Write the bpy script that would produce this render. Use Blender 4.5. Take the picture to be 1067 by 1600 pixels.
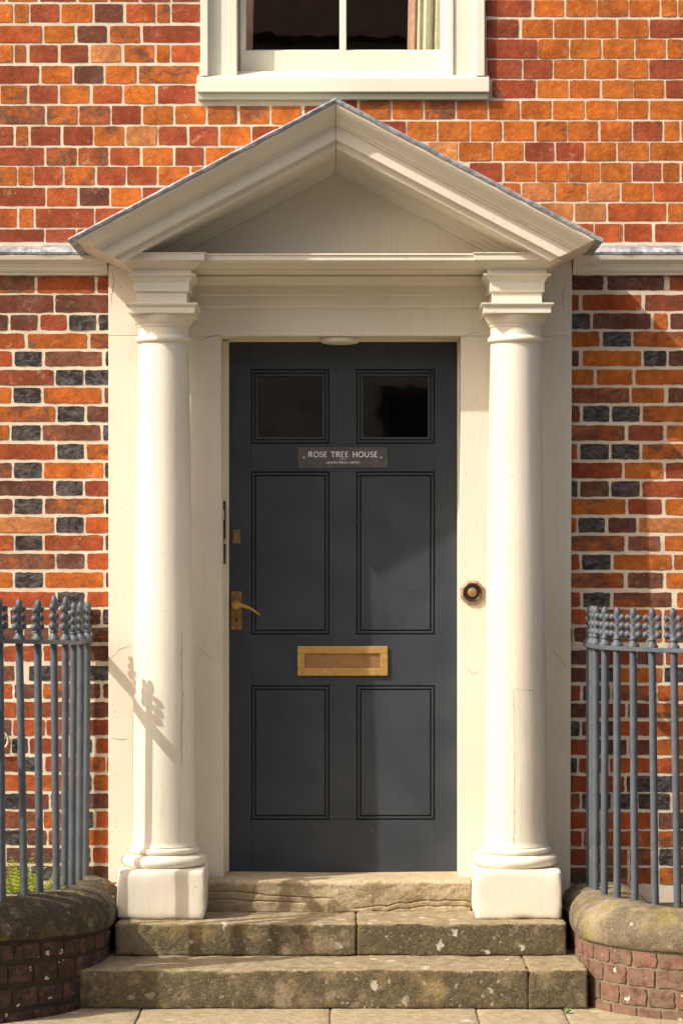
import bpy, bmesh, math, random
from mathutils import Vector, Matrix, noise as mnoise

for o in list(bpy.data.objects):
    bpy.data.objects.remove(o)
scene = bpy.context.scene
C = scene.collection
R = math.radians
PI = math.pi

# ------------------------------------------------------------------ camera
DIST, FPX, CXP, CYP, EYE = 10.0, 4200.0, 540.0, 880.0, 1.532     # photo is 1067 x 1600
cd = bpy.data.cameras.new('camera')
cam = bpy.data.objects.new('camera', cd); C.objects.link(cam)
cam.location = (0, -DIST, EYE); cam.rotation_euler = (PI / 2, 0, 0)
cd.sensor_fit = 'VERTICAL'; cd.sensor_height = 36.0; cd.sensor_width = 24.0
cd.lens = FPX * 36.0 / 1600.0
cd.shift_y = (CYP - 800.0) / 1600.0
cd.shift_x = (533.5 - CXP) / 1600.0
cd.clip_start = 0.1; cd.clip_end = 2000
scene.camera = cam

# ------------------------------------------------------------------ light
SUN = Vector((1.103, 0.655, -1.185)).normalized()
w = bpy.data.worlds.new('World'); scene.world = w; w.use_nodes = True
wn = w.node_tree.nodes; wl = w.node_tree.links
sky = wn.new('ShaderNodeTexSky'); sky.sky_type = 'NISHITA'; sky.sun_disc = False
sky.sun_elevation = math.asin(-SUN.z)
sky.sun_rotation = math.atan2(-SUN.x, -SUN.y)
sky.air_density = .8; sky.dust_density = 4.0; sky.ozone_density = .4
bg = wn['Background']; bg.inputs['Strength'].default_value = 0.15
sky_tint = wn.new('ShaderNodeMix'); sky_tint.data_type = 'RGBA'; sky_tint.blend_type = 'MULTIPLY'      # warm tint multiplied over the whole sky, added to warm the shade
sky_tint.inputs[0].default_value = 1.0; sky_tint.inputs[7].default_value = (1.0, .94, .84, 1)
wl.new(sky.outputs['Color'], sky_tint.inputs[6]); wl.new(sky_tint.outputs[2], bg.inputs['Color'])
sd = bpy.data.lights.new('sun', 'SUN'); sd.energy = 2.9; sd.angle = R(0.55); sd.color = (1.0, 0.945, 0.85)
sun = bpy.data.objects.new('sun', sd); C.objects.link(sun)
sun.location = (-8, -6, 9); sun.rotation_euler = SUN.to_track_quat('-Z', 'Y').to_euler()
vs = scene.view_settings
vs.view_transform = 'Standard'; vs.look = 'None'; vs.gamma = 1.0; vs.exposure = 0.66
scene.cycles.max_bounces = 7; scene.cycles.diffuse_bounces = 3; scene.cycles.glossy_bounces = 3
scene.render.resolution_x = 682; scene.render.resolution_y = 1024

# ------------------------------------------------------------------ pixel helpers (a pixel plus a depth Y gives a place)
def sc(Y): return FPX / (DIST + Y)
def PX(px, Y): return (px - CXP) / sc(Y)
def PZ(py, Y): return EYE - (py - CYP) / sc(Y)
def n3(x, y, z): return mnoise.noise(Vector((x, y, z)))

# ------------------------------------------------------------------ materials
class M:
    def __init__(s, name):
        s.m = bpy.data.materials.new(name); s.m.use_nodes = True
        s.t = s.m.node_tree; s.n = s.t.nodes; s.l = s.t.links
        s.b = s.n['Principled BSDF']; s.out = s.n['Material Output']
        g = s.n.new('ShaderNodeNewGeometry'); s.pos = g.outputs['Position']
    def put(s, v, sock):
        if isinstance(v, bpy.types.NodeSocket): s.l.new(v, sock)
        elif isinstance(v, (tuple, list)) and len(v) == 3 and sock.type == 'RGBA': sock.default_value = (*v, 1)
        else: sock.default_value = v
    def scale(s, v, xyz):
        k = s.n.new('ShaderNodeVectorMath'); k.operation = 'MULTIPLY'
        s.put(v, k.inputs[0]); k.inputs[1].default_value = xyz; return k.outputs[0]
    def vadd(s, a, b):
        k = s.n.new('ShaderNodeVectorMath'); k.operation = 'ADD'
        s.put(a, k.inputs[0]); s.put(b, k.inputs[1]); return k.outputs[0]
    def noise(s, scale, detail=4, rough=.55, vec=None, dist=0):
        k = s.n.new('ShaderNodeTexNoise'); k.inputs['Scale'].default_value = scale
        k.inputs['Detail'].default_value = detail; k.inputs['Roughness'].default_value = rough
        k.inputs['Distortion'].default_value = dist
        s.l.new(vec or s.pos, k.inputs['Vector']); return k.outputs['Fac']
    def voro(s, scale, feature='F1', vec=None, rnd=1.0):
        k = s.n.new('ShaderNodeTexVoronoi'); k.feature = feature; k.inputs['Scale'].default_value = scale
        k.inputs['Randomness'].default_value = rnd
        s.l.new(vec or s.pos, k.inputs['Vector']); return k
    def step(s, v, a, b):
        k = s.n.new('ShaderNodeMapRange'); k.interpolation_type = 'SMOOTHSTEP'
        s.put(v, k.inputs['Value']); k.inputs['From Min'].default_value = a; k.inputs['From Max'].default_value = b
        return k.outputs['Result']
    def math(s, op, a, b=0.0):
        k = s.n.new('ShaderNodeMath'); k.operation = op
        s.put(a, k.inputs[0]); s.put(b, k.inputs[1]); return k.outputs[0]
    def mix(s, f, a, b, mode='MIX'):
        k = s.n.new('ShaderNodeMix'); k.data_type = 'RGBA'; k.blend_type = mode
        s.put(f, k.inputs[0]); s.put(a, k.inputs[6]); s.put(b, k.inputs[7]); return k.outputs[2]
    def attr(s, name):
        k = s.n.new('ShaderNodeAttribute'); k.attribute_name = name; return k
    def bump(s, h, strength=.5, dist=.002, normal=None):
        k = s.n.new('ShaderNodeBump'); k.inputs['Strength'].default_value = strength
        k.inputs['Distance'].default_value = dist; s.l.new(h, k.inputs['Height'])
        if normal: s.l.new(normal, k.inputs['Normal'])
        return k.outputs['Normal']
    def done(s, col, rough=.6, normal=None, metal=0.0, spec=.5):
        s.put(col, s.b.inputs['Base Color']); s.put(rough, s.b.inputs['Roughness'])
        s.put(metal, s.b.inputs['Metallic']); s.b.inputs['Specular IOR Level'].default_value = spec
        if normal: s.l.new(normal, s.b.inputs['Normal'])
        return s.m

def mat_brick(name='old_brick', crust=None):
    k = M(name); col = k.attr('tint').outputs['Color']
    pv = k.attr('prm').outputs['Vector']
    sp = k.n.new('ShaderNodeSeparateXYZ'); k.l.new(pv, sp.inputs[0])
    seed, burn, glaze = sp.outputs
    cmb = k.n.new('ShaderNodeCombineXYZ')
    for i in range(3): k.l.new(k.math('MULTIPLY', seed, 13.7 + 5 * i), cmb.inputs[i])
    v = k.vadd(k.pos, cmb.outputs[0])
    vs_ = k.scale(v, (1, 1, 1.6))
    big = k.noise(16, 3, .6, vs_, .6); fine = k.noise(165, 2, .7, v); mid = k.noise(48, 3, .7, v)
    c = k.mix(k.step(mid, .30, .70), k.mix(.38, col, (.12, .035, .018), 'MIX'), col)
    c = k.mix(k.math('MULTIPLY', k.step(big, .5, .72), .30), c, k.mix(.5, col, (.56, .19, .04)))
    c = k.mix(k.math('MULTIPLY', k.step(fine, .54, .72), .25), c, k.mix(.55, col, (.05, .018, .012)))
    c = k.mix(k.math('MULTIPLY', k.step(fine, .46, .30), .25), c, k.mix(.45, col, (.70, .36, .16)))
    mask = k.step(k.math('ADD', k.math('ADD', k.math('MULTIPLY', big, .80), k.math('MULTIPLY', mid, .20)), k.math('MULTIPLY', burn, .60)), .69, .80)
    c = k.mix(k.math('MULTIPLY', mask, .72), c, k.mix(k.step(mid, .3, .7), (.060, .034, .028), (.165, .090, .066)))
    c = k.mix(k.math('MULTIPLY', k.step(big, .34, .27), .65), c, k.mix(.5, col, (.62, .26, .075)))
    c = k.mix(1.0, c, k.mix(k.step(k.noise(11, 3, .65, v), .30, .70), (.70, .66, .64), (1.18, 1.16, 1.12)), 'MULTIPLY')
    c = k.mix(k.math('MULTIPLY', k.step(k.noise(17, 3, .75, v), .60, .74), .30), c, (.58, .42, .29))
    # glazed headers: streaks of blue-grey
    st = k.noise(19, 4, .7, k.scale(v, (1, 1, 1.9)), 1.8)
    gl = k.mix(k.step(st, .40, .70), k.mix(k.step(big, .5, .6), (.013, .013, .014), (.050, .034, .028)), (.135, .138, .136))
    c = k.mix(k.math('MULTIPLY', glaze, .8), c, gl)
    # pale lime specks and dark pits
    lime = k.math('MULTIPLY', k.step(k.noise(75, 3, .7, v), .685, .74), .6)
    c = k.mix(lime, c, (.55, .44, .33))
    pit = k.step(k.noise(85, 2, .6, v), .30, .26)
    c = k.mix(k.math('MULTIPLY', pit, .85), c, (.03, .015, .01))
    # grime that runs over many bricks at once
    c = k.mix(k.math('MULTIPLY', k.step(k.noise(2.6, 3, .6), .48, .75), .18), c, k.mix(.6, c, (.05, .035, .025)))
    if crust:
        g2 = k.noise(26, 4, .7)
        c = k.mix(k.math('MULTIPLY', k.step(g2, .36, .60), .75), c, crust)
        vo = k.voro(24, 'F1'); vsep = k.n.new('ShaderNodeSeparateColor'); k.l.new(vo.outputs['Color'], vsep.inputs[0])
        rad = k.math('MULTIPLY', k.step(vsep.outputs[0], .60, 1.0), k.math('MULTIPLY', k.step(g2, .3, .7), .55))
        c = k.mix(k.math('MULTIPLY', k.step(k.math('SUBTRACT', rad, vo.outputs['Distance']), .0, .05), .9), c, (.60, .54, .44))
    h = k.math('ADD', k.math('MULTIPLY', mid, 1.0), k.math('MULTIPLY', fine, .25))
    rough = k.math('SUBTRACT', .88, k.math('MULTIPLY', glaze, .46))
    return k.done(c, rough, k.bump(h, .70, .0045), spec=.35)

def mat_mortar(name='lime_mortar', dim=1.0):
    k = M(name)
    a = k.noise(9, 3, .6); f = k.noise(220, 2, .7); g = k.noise(60, 3, .6)
    c = k.mix(k.step(a, .3, .7), (.61, .51, .375), (.75, .655, .51))
    c = k.mix(k.math('MULTIPLY', k.step(f, .55, .75), .30), c, (.36, .27, .18))
    c = k.mix(k.math('MULTIPLY', k.step(g, .68, .74), .6), c, (.16, .12, .08))
    if dim < 1: c = k.mix(1.0, c, (dim, dim * .93, dim * .82), 'MULTIPLY')
    h = k.math('ADD', k.math('MULTIPLY', f, .4), g)
    return k.done(c, .95, k.bump(h, .55, .003), spec=.2)

def mat_paint(name='cream_paint', base=(.77, .705, .575), crack=True):
    k = M(name)
    a = k.noise(2.3, 3, .6); f = k.noise(70, 2, .5); g = k.noise(14, 4, .65)
    c = k.mix(k.step(a, .3, .7), tuple(x * .95 for x in base), tuple(min(1, x * 1.03) for x in base))
    c = k.mix(k.math('MULTIPLY', k.step(g, .58, .8), .18), c, (.42, .36, .25))
    # soot specks
    c = k.mix(k.math('MULTIPLY', k.step(k.noise(120, 2, .5), .715, .76), .6), c, (.14, .11, .08))
    h = k.math('ADD', k.math('MULTIPLY', f, .45), k.math('MULTIPLY', g, 1.2))
    if crack:
        br = k.noise(5, 3, .6, k.scale(k.pos, (16, 16, 1.1)))
        c = k.mix(k.math('MULTIPLY', k.step(br, .55, .75), .16), c, (.46, .40, .28))
        chip = k.step(k.noise(23, 4, .75), .745, .76)
        c = k.mix(k.math('MULTIPLY', chip, .6), c, (.33, .27, .19))
        h = k.math('ADD', h, k.math('MULTIPLY', br, .8))
    return k.done(c, k.math('ADD', .42, k.math('MULTIPLY', g, .2)), k.bump(h, .35, .0022))

def mat_door():
    k = M('slate_door_paint')
    s = k.scale(k.pos, (60, 60, 3)); gr = k.noise(3, 4, .6, s); a = k.noise(5, 4, .6); f = k.noise(230, 2, .5)
    c = k.mix(k.step(a, .3, .7), (.030, .037, .047), (.041, .049, .060))
    c = k.mix(k.math('MULTIPLY', k.step(k.noise(95, 1, .4), .80, .83), .5), c, (.35, .36, .38))
    sm = k.math('MULTIPLY', k.step(k.noise(11, 5, .7), .63, .78), .25)
    c = k.mix(sm, c, (.10, .105, .11))
    h = k.math('ADD', k.math('MULTIPLY', gr, .6), k.math('MULTIPLY', f, .3))
    return k.done(c, k.math('ADD', .36, k.math('MULTIPLY', a, .22)), k.bump(h, .22, .0012), spec=.45)

def mat_stone(name, light, dark, stain, lichen=.5, moss=0.0, warm=(.46, .33, .16), bump=1.0, lsize=17):
    """weathered sandstone; the 'wear' attribute marks edges and treads scuffed clean by feet"""
    k = M(name)
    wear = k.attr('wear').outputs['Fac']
    big = k.noise(3.6, 4, .62); mid = k.noise(21, 4, .72); f = k.noise(150, 3, .75)
    c = k.mix(k.step(mid, .3, .7), dark, light)
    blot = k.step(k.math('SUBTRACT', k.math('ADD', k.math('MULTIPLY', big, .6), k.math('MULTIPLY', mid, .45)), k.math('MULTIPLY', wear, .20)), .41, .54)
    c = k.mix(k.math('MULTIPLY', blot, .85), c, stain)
    c = k.mix(k.math('MULTIPLY', k.step(k.noise(7, 5, .6), .56, .72), .5), c, warm)
    c = k.mix(k.math('MULTIPLY', k.step(f, .54, .70), .55), c, tuple(x * .35 for x in dark))
    c = k.mix(k.math('MULTIPLY', k.step(f, .45, .30), .45), c, tuple(min(.8, x * 1.5) for x in light))
    # round pale lichens of mixed size
    wob = k.n.new('ShaderNodeTexNoise'); wob.inputs['Scale'].default_value = 45; wob.inputs['Detail'].default_value = 4
    k.l.new(k.pos, wob.inputs['Vector'])
    v = k.vadd(k.pos, k.scale(wob.outputs['Color'], (.034, .034, .034)))
    vo = k.voro(lsize, 'F1', v); vsep = k.n.new('ShaderNodeSeparateColor'); k.l.new(vo.outputs['Color'], vsep.inputs[0])
    rad = k.math('MULTIPLY', k.step(vsep.outputs[0], .48, 1.0), .34)
    spot = k.step(k.math('SUBTRACT', rad, vo.outputs['Distance']), .0, .06)
    vo2 = k.voro(52, 'F1', v); vs2 = k.n.new('ShaderNodeSeparateColor'); k.l.new(vo2.outputs['Color'], vs2.inputs[0])
    rad2 = k.math('MULTIPLY', k.step(vs2.outputs[1], .72, 1.0), .38)
    spot2 = k.step(k.math('SUBTRACT', rad2, vo2.outputs['Distance']), .0, .08)
    zone = k.step(k.noise(2.7, 3, .5), .40, .58)
    sp = k.math('MULTIPLY', k.math('MAXIMUM', spot, k.math('MULTIPLY', spot2, .55)), k.math('MULTIPLY', zone, lichen))
    c = k.mix(sp, c, k.mix(k.step(f, .3, .7), (.46, .41, .32), (.68, .63, .52)))
    if moss:
        c = k.mix(k.math('MULTIPLY', k.step(k.noise(6.5, 6, .78), .47, .64), moss), c, k.mix(k.step(f, .35, .65), (.15, .12, .03), (.40, .30, .09)))
    h = k.math('ADD', k.math('MULTIPLY', mid, 1.2), k.math('MULTIPLY', f, .5))
    return k.done(c, .93, k.bump(h, bump, .0075), spec=.25)

def mat_iron():
    k = M('grey_iron_paint')
    a = k.noise(18, 4, .6); f = k.noise(120, 3, .6)
    c = k.mix(k.step(a, .3, .7), (.072, .088, .106), (.098, .115, .136))
    c = k.mix(k.math('MULTIPLY', k.step(f, .68, .76), .5), c, (.27, .28, .28))
    c = k.mix(k.math('MULTIPLY', k.step(k.noise(30, 4, .7), .70, .76), .7), c, (.07, .035, .02))
    h = k.math('ADD', k.math('MULTIPLY', k.noise(45, 4, .6), 1.0), k.math('MULTIPLY', f, .25))
    return k.done(c, .5, k.bump(h, .5, .003), spec=.4)

def mat_metal(name, c1, c2, rough=.32, metal=1.0):
    k = M(name); a = k.noise(35, 5, .65); f = k.noise(260, 3, .6)
    c = k.mix(k.step(a, .3, .72), c1, c2)
    return k.done(c, k.math('ADD', rough, k.math('MULTIPLY', a, .25)), k.bump(f, .15, .001), metal)

def mat_lead():
    k = M('weathered_lead'); a = k.noise(26, 6, .7, None, .8); f = k.noise(90, 4, .7)
    c = k.mix(k.step(a, .35, .68), (.18, .20, .23), (.52, .53, .55))
    c = k.mix(k.math('MULTIPLY', k.step(f, .6, .7), .8), c, (.05, .045, .045))
    h = k.math('ADD', a, k.math('MULTIPLY', f, .5))
    return k.done(c, .55, k.bump(h, .6, .004), .15)

def mat_plain(name, base, rough=.7, var=.15, sc_=12, metal=0.0, spec=.5):
    k = M(name); a = k.noise(sc_, 4, .6)
    c = k.mix(k.step(a, .3, .7), tuple(x * (1 - var) for x in base), tuple(min(1, x * (1 + var)) for x in base))
    return k.done(c, rough, k.bump(k.noise(sc_ * 9, 3, .6), .2, .002), metal, spec)

def mat_glass():
    k = M('old_window_glass'); k.n.remove(k.b)
    tr = k.n.new('ShaderNodeBsdfTransparent'); tr.inputs[0].default_value = (.95, .96, .94, 1)
    gl = k.n.new('ShaderNodeBsdfGlossy'); gl.inputs['Roughness'].default_value = .015
    fr = k.n.new('ShaderNodeLayerWeight'); refl = k.math('ADD', k.math('MULTIPLY', k.math('POWER', fr.outputs['Facing'], 4.0), .55), .055)
    nrm = k.bump(k.noise(5.5, 2, .5), .03, .01)
    k.l.new(nrm, gl.inputs['Normal'])
    mx = k.n.new('ShaderNodeMixShader'); k.l.new(refl, mx.inputs[0])
    k.l.new(tr.outputs[0], mx.inputs[1]); k.l.new(gl.outputs[0], mx.inputs[2]); k.l.new(mx.outputs[0], k.out.inputs[0])
    return k.m

def mat_leaf(name, c1, c2):
    k = M(name); a = k.noise(40, 3, .6)
    k.b.inputs['Transmission Weight'].default_value = 0
    m = k.done(k.mix(k.step(a, .3, .7), c1, c2), .55)
    tl = k.n.new('ShaderNodeBsdfTranslucent'); tl.inputs[0].default_value = (*c2, 1)
    mx = k.n.new('ShaderNodeMixShader'); mx.inputs[0].default_value = .35
    k.l.new(k.b.outputs[0], mx.inputs[1]); k.l.new(tl.outputs[0], mx.inputs[2]); k.l.new(mx.outputs[0], k.out.inputs[0])
    return m

BRICK, MORTAR, PAINT = mat_brick(), mat_mortar(), mat_paint()
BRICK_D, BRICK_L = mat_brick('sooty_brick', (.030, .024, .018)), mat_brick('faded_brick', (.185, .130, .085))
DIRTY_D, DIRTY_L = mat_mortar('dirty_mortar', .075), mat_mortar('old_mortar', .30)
WPAINT = mat_paint('window_paint', (.80, .745, .60), False)
DOOR, IRON, LEAD, GLASS = mat_door(), mat_iron(), mat_lead(), mat_glass()
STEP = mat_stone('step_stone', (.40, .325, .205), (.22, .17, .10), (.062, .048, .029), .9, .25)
SILLST = mat_stone('threshold_stone', (.60, .49, .33), (.44, .34, .20), (.27, .20, .115), .15, 0, (.52, .36, .16))
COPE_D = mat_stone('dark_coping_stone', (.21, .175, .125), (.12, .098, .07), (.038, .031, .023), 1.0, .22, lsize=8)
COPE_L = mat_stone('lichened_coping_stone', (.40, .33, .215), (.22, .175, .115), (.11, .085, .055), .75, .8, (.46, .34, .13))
FLAG = mat_stone('paving_stone', (.46, .375, .245), (.30, .24, .15), (.17, .13, .08), 1.0, .15, lsize=9)
BRASS = mat_metal('satin_brass', (.62, .40, .13), (.50, .30, .085), .40, .65)
COPPER = mat_metal('tarnished_brass', (.40, .22, .10), (.30, .17, .06), .45, .6)
BRONZE = mat_metal('dull_bronze', (.32, .19, .075), (.22, .125, .045), .45, .6)
BELLM = mat_metal('bell_copper', (.58, .33, .21), (.42, .24, .15), .42, .5)
BLACK = mat_plain('black_enamel', (.012, .012, .013), .3)
RUST = mat_plain('brown_iron', (.055, .032, .024), .6, .4, 50)
PLATE = mat_plain('slate_nameplate', (.085, .085, .08), .30, .25, 40)
LETTER = mat_plain('silver_lettering', (.86, .85, .81), .5, .05)
DARKROOM = mat_plain('dim_interior', (.045, .032, .022), .9)
CURT_P = mat_plain('pink_lining', (.72, .42, .31), .9, .1, 30)
CURT_C = mat_plain('cream_curtain', (.84, .79, .60), .9, .08, 30)
SOIL = mat_plain('dark_soil', (.06, .045, .03), .95, .5, 30)
ROAD = mat_plain('asphalt', (.055, .054, .052), .9, .2, 60)
OWALL = mat_plain('brown_render', (.70, .52, .34), .9, .15, 3)
OROOF = mat_plain('clay_roof', (.16, .075, .045), .9, .3, 8)
OWHITE = mat_plain('white_joinery', (.72, .70, .64), .6, .05)
LAMPW = mat_plain('white_lamp', (.68, .63, .52), .4, .05)
FERN = mat_leaf('yellow_green_fern', (.20, .30, .02), (.42, .48, .04))
WEED = mat_leaf('green_weed', (.05, .14, .02), (.12, .25, .04))
DEAD = mat_leaf('dry_leaf', (.20, .09, .04), (.36, .17, .08))
PALE = mat_plain('pale_metal', (.55, .50, .42), .4, .2, 40)

# ------------------------------------------------------------------ mesh helpers
class MB:
    def __init__(s): s.v = []; s.f = []
    def add(s, vs_, fs):
        k = len(s.v); s.v += [tuple(p) for p in vs_]; s.f += [tuple(i + k for i in f) for f in fs]; return s
    def box(s, x0, x1, y0, y1, z0, z1):
        return s.add([(x0, y0, z0), (x1, y0, z0), (x1, y1, z0), (x0, y1, z0), (x0, y0, z1), (x1, y0, z1), (x1, y1, z1), (x0, y1, z1)],
                     [(0, 3, 2, 1), (4, 5, 6, 7), (0, 1, 5, 4), (1, 2, 6, 5), (2, 3, 7, 6), (3, 0, 4, 7)])
    def rings(s, rr, closed=True, caps=True):
        """rings of equal length joined in order"""
        n = len(rr[0]); vs_ = [p for r in rr for p in r]; fs = []
        for i in range(len(rr) - 1):
            for j in range(n if closed else n - 1):
                a, b = i * n + j, i * n + (j + 1) % n
                fs.append((a, b, b + n, a + n))
        if caps and closed:
            fs.append(tuple(range(n - 1, -1, -1))); fs.append(tuple((len(rr) - 1) * n + j for j in range(n)))
        return s.add(vs_, fs)
    def lathe(s, cx, cy, prof, n=48, caps=True):
        return s.rings([[(cx + r * math.cos(2 * PI * j / n), cy + r * math.sin(2 * PI * j / n), z) for j in range(n)] for r, z in prof], True, caps)
    def lathe_y(s, cx, cz, prof, n=32):
        return s.rings([[(cx + r * math.cos(2 * PI * j / n + PI / n), y, cz + r * math.sin(2 * PI * j / n + PI / n)) for j in range(n)] for r, y in prof])
    def tube(s, pts, rad, n=8):
        pts = [Vector(p) for p in pts]; rr = []
        rads = rad if isinstance(rad, (list, tuple)) else [rad] * len(pts)
        up = None
        for i, p in enumerate(pts):
            t = (pts[min(i + 1, len(pts) - 1)] - pts[max(i - 1, 0)]).normalized()
            if up is None: up = t.orthogonal().normalized()
            a = (up - t * up.dot(t)).normalized(); up = a; b = t.cross(a)
            rr.append([tuple(p + (a * math.cos(2 * PI * j / n) + b * math.sin(2 * PI * j / n)) * rads[i]) for j in range(n)])
        return s.rings(rr)
    def extrude_x(s, prof, x0, x1):
        """prof: list of (y,z) closed polygon"""
        return s.rings([[(x0, y, z) for y, z in prof], [(x1, y, z) for y, z in prof]])
    def build(s, name, mat, parent=None, bevel=0.0, smooth=False, seg=2, angle=30):
        me = bpy.data.meshes.new(name); me.from_pydata(s.v, [], s.f)
        bm = bmesh.new(); bm.from_mesh(me)
        bmesh.ops.recalc_face_normals(bm, faces=bm.faces)
        if bevel:
            ed = [e for e in bm.edges if len(e.link_faces) == 2 and e.calc_face_angle(0) > R(angle)]
            bmesh.ops.bevel(bm, geom=ed, offset=bevel, segments=seg, profile=.6, affect='EDGES', clamp_overlap=True)
        bm.to_mesh(me); bm.free()
        return link(name, me, mat, parent, smooth)

def link(name, me, mat, parent=None, smooth=False):
    me.materials.clear(); me.materials.append(mat)
    if smooth:
        me.shade_smooth()
        try: me.set_sharp_from_angle(angle=R(38))
        except Exception: pass
    o = bpy.data.objects.new(name, me); C.objects.link(o)
    if parent: adopt(o, parent)
    return o
def adopt(o, p):
    o.parent = p
    if p.type == 'EMPTY': o.matrix_parent_inverse = Matrix.Translation(-p.location)
def thing(name, label, cat, loc, group=None):
    o = bpy.data.objects.new(name, None); C.objects.link(o); o.location = loc; o.empty_display_size = .1
    return tag(o, label, cat, group)
def tag(o, label, cat, group=None):
    o['label'] = label; o['category'] = cat
    if group: o['group'] = group
    return o
def kind(o, k): o['kind'] = k; return o

def rough_box(x0, x1, y0, y1, z0, z1, res=.03, rad=.012, amp=.004, freq=9, fine=.0012, seed=0, wear_top=True):
    """subdivided box with rounded, chipped arrises; returns a mesh with a 'wear' attribute"""
    dims = [(x0, x1), (y0, y1), (z0, z1)]
    def axis(a, b):
        n = max(2, int((b - a) / res)); t = [a + (b - a) * i / n for i in range(n + 1)]
        r = min(rad, (b - a) / 3)
        return sorted(set([round(q, 5) for q in t if q < a + 1e-6 or q > b - 1e-6 or (a + r * 1.2 < q < b - r * 1.2)] + [a + r * .35, a + r, b - r, b - r * .35]))
    ax = [axis(*d) for d in dims]; idx = {}; vs_ = []; fs = []
    def vid(p):
        key = tuple(round(c, 5) for c in p)
        if key not in idx: idx[key] = len(vs_); vs_.append(key)
        return idx[key]
    for d in range(3):
        u, v_ = (d + 1) % 3, (d + 2) % 3
        for side in (0, 1):
            for i in range(len(ax[u]) - 1):
                for j in range(len(ax[v_]) - 1):
                    q = []
                    for a, b in ((i, j), (i + 1, j), (i + 1, j + 1), (i, j + 1)):
                        p = [0, 0, 0]; p[d] = dims[d][side]; p[u] = ax[u][a]; p[v_] = ax[v_][b]; q.append(vid(p))
                    fs.append(tuple(q if side else q[::-1]))
    out = []; wear = []
    for p in vs_:
        p = Vector(p)
        chip = rad * (1 + 2.2 * max(0, n3(p.x * 13 + seed, p.y * 13, p.z * 13)) + 1.2 * max(0, n3(p.x * 37 + seed, p.y * 37, p.z * 37)))
        q = Vector([min(max(p[i], dims[i][0] + chip), dims[i][1] - chip) for i in range(3)])
        d = p - q; L = d.length
        nrm = d / L if L > 1e-9 else Vector((0, 0, 1))
        s = q + nrm * min(L, chip)
        s += nrm * (amp * n3(p.x * freq + seed, p.y * freq, p.z * freq) + fine * n3(p.x * 47, p.y * 47 + seed, p.z * 47))
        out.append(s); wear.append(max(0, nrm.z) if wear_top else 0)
    me = bpy.data.meshes.new('stone'); me.from_pydata(out, [], fs)
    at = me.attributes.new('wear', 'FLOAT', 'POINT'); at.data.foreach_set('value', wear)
    return me

# ------------------------------------------------------------------ bricks
COL = {'o': (.56, .148, .014), 'p': (.60, .225, .070), 'R': (.45, .088, .018), 'r': (.32, .060, .020), 'd': (.150, .044, .026),
       'b': (.035, .034, .036), 'O': (.52, .135, .016), 'm': (.42, .108, .020)}
BURN = {'o': .12, 'p': .08, 'R': .10, 'r': .15, 'd': .32, 'b': .3, 'O': .30, 'm': .42}
def brick_data(w_, h_, jag, rnd, depth=.016):
    """local brick face (x right, y into the wall, z up) with an uneven, hand-made outline"""
    nx = 6 if w_ < .14 else 10; nz = 4
    per = []
    for i in range(nx): per.append((-w_ / 2 + w_ * i / nx, -h_ / 2))
    for i in range(nz): per.append((w_ / 2, -h_ / 2 + h_ * i / nz))
    for i in range(nx): per.append((w_ / 2 - w_ * i / nx, h_ / 2))
    for i in range(nz): per.append((-w_ / 2, h_ / 2 - h_ * i / nz))
    tx, tz = rnd.uniform(-.006, .006), rnd.uniform(-.010, .010)
    r0, r2 = [], []
    corner = {0, nx, nx + nz, 2 * nx + nz}
    for i, (x, z) in enumerate(per):
        edge_x = abs(abs(x) - w_ / 2) < .001; edge_z = abs(abs(z) - h_ / 2) < .001
        if i in corner:
            q = rnd.uniform(.0002, .0013) + jag * .25; x -= math.copysign(q, x); z -= math.copysign(q, z)
        else: x += rnd.uniform(-jag, jag); z += rnd.uniform(-jag, jag)
        ins = rnd.uniform(.0006, .0018)
        xi = x - math.copysign(min(ins, abs(x)), x) if edge_x else x
        zi = z - math.copysign(min(ins, abs(z)), z) if edge_z else z
        r0.append((x, .0055, z)); r2.append((xi, tx * xi + tz * zi + rnd.uniform(-.0003, .0003), zi))
    n = len(per); fs = []
    for j in range(n):
        a, b = j, (j + 1) % n
        fs.append((a, b, b + n, a + n))
    fs.append(tuple(n + j for j in range(n)))
    return r0 + r2, fs
def brick_attr(me, tints, prms):
    a = me.attributes.new('tint', 'FLOAT_COLOR', 'POINT'); a.data.foreach_set('color', [c for t in tints for c in (*t, 1)])
    b = me.attributes.new('prm', 'FLOAT_VECTOR', 'POINT'); b.data.foreach_set('vector', [c for t in prms for c in t])
def brick_look(code, rnd, old=False):
    c = COL[code]; k = rnd.uniform(.80, 1.14) * (.92 if old else 1.04); g = rnd.uniform(.93, 1.08)
    return (c[0] * k, c[1] * k * g, c[2] * k * g), (rnd.random(), BURN[code] + rnd.uniform(-.06, .10) + (.07 if old else 0), 1.0 if code == 'b' else 0.0)

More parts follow.
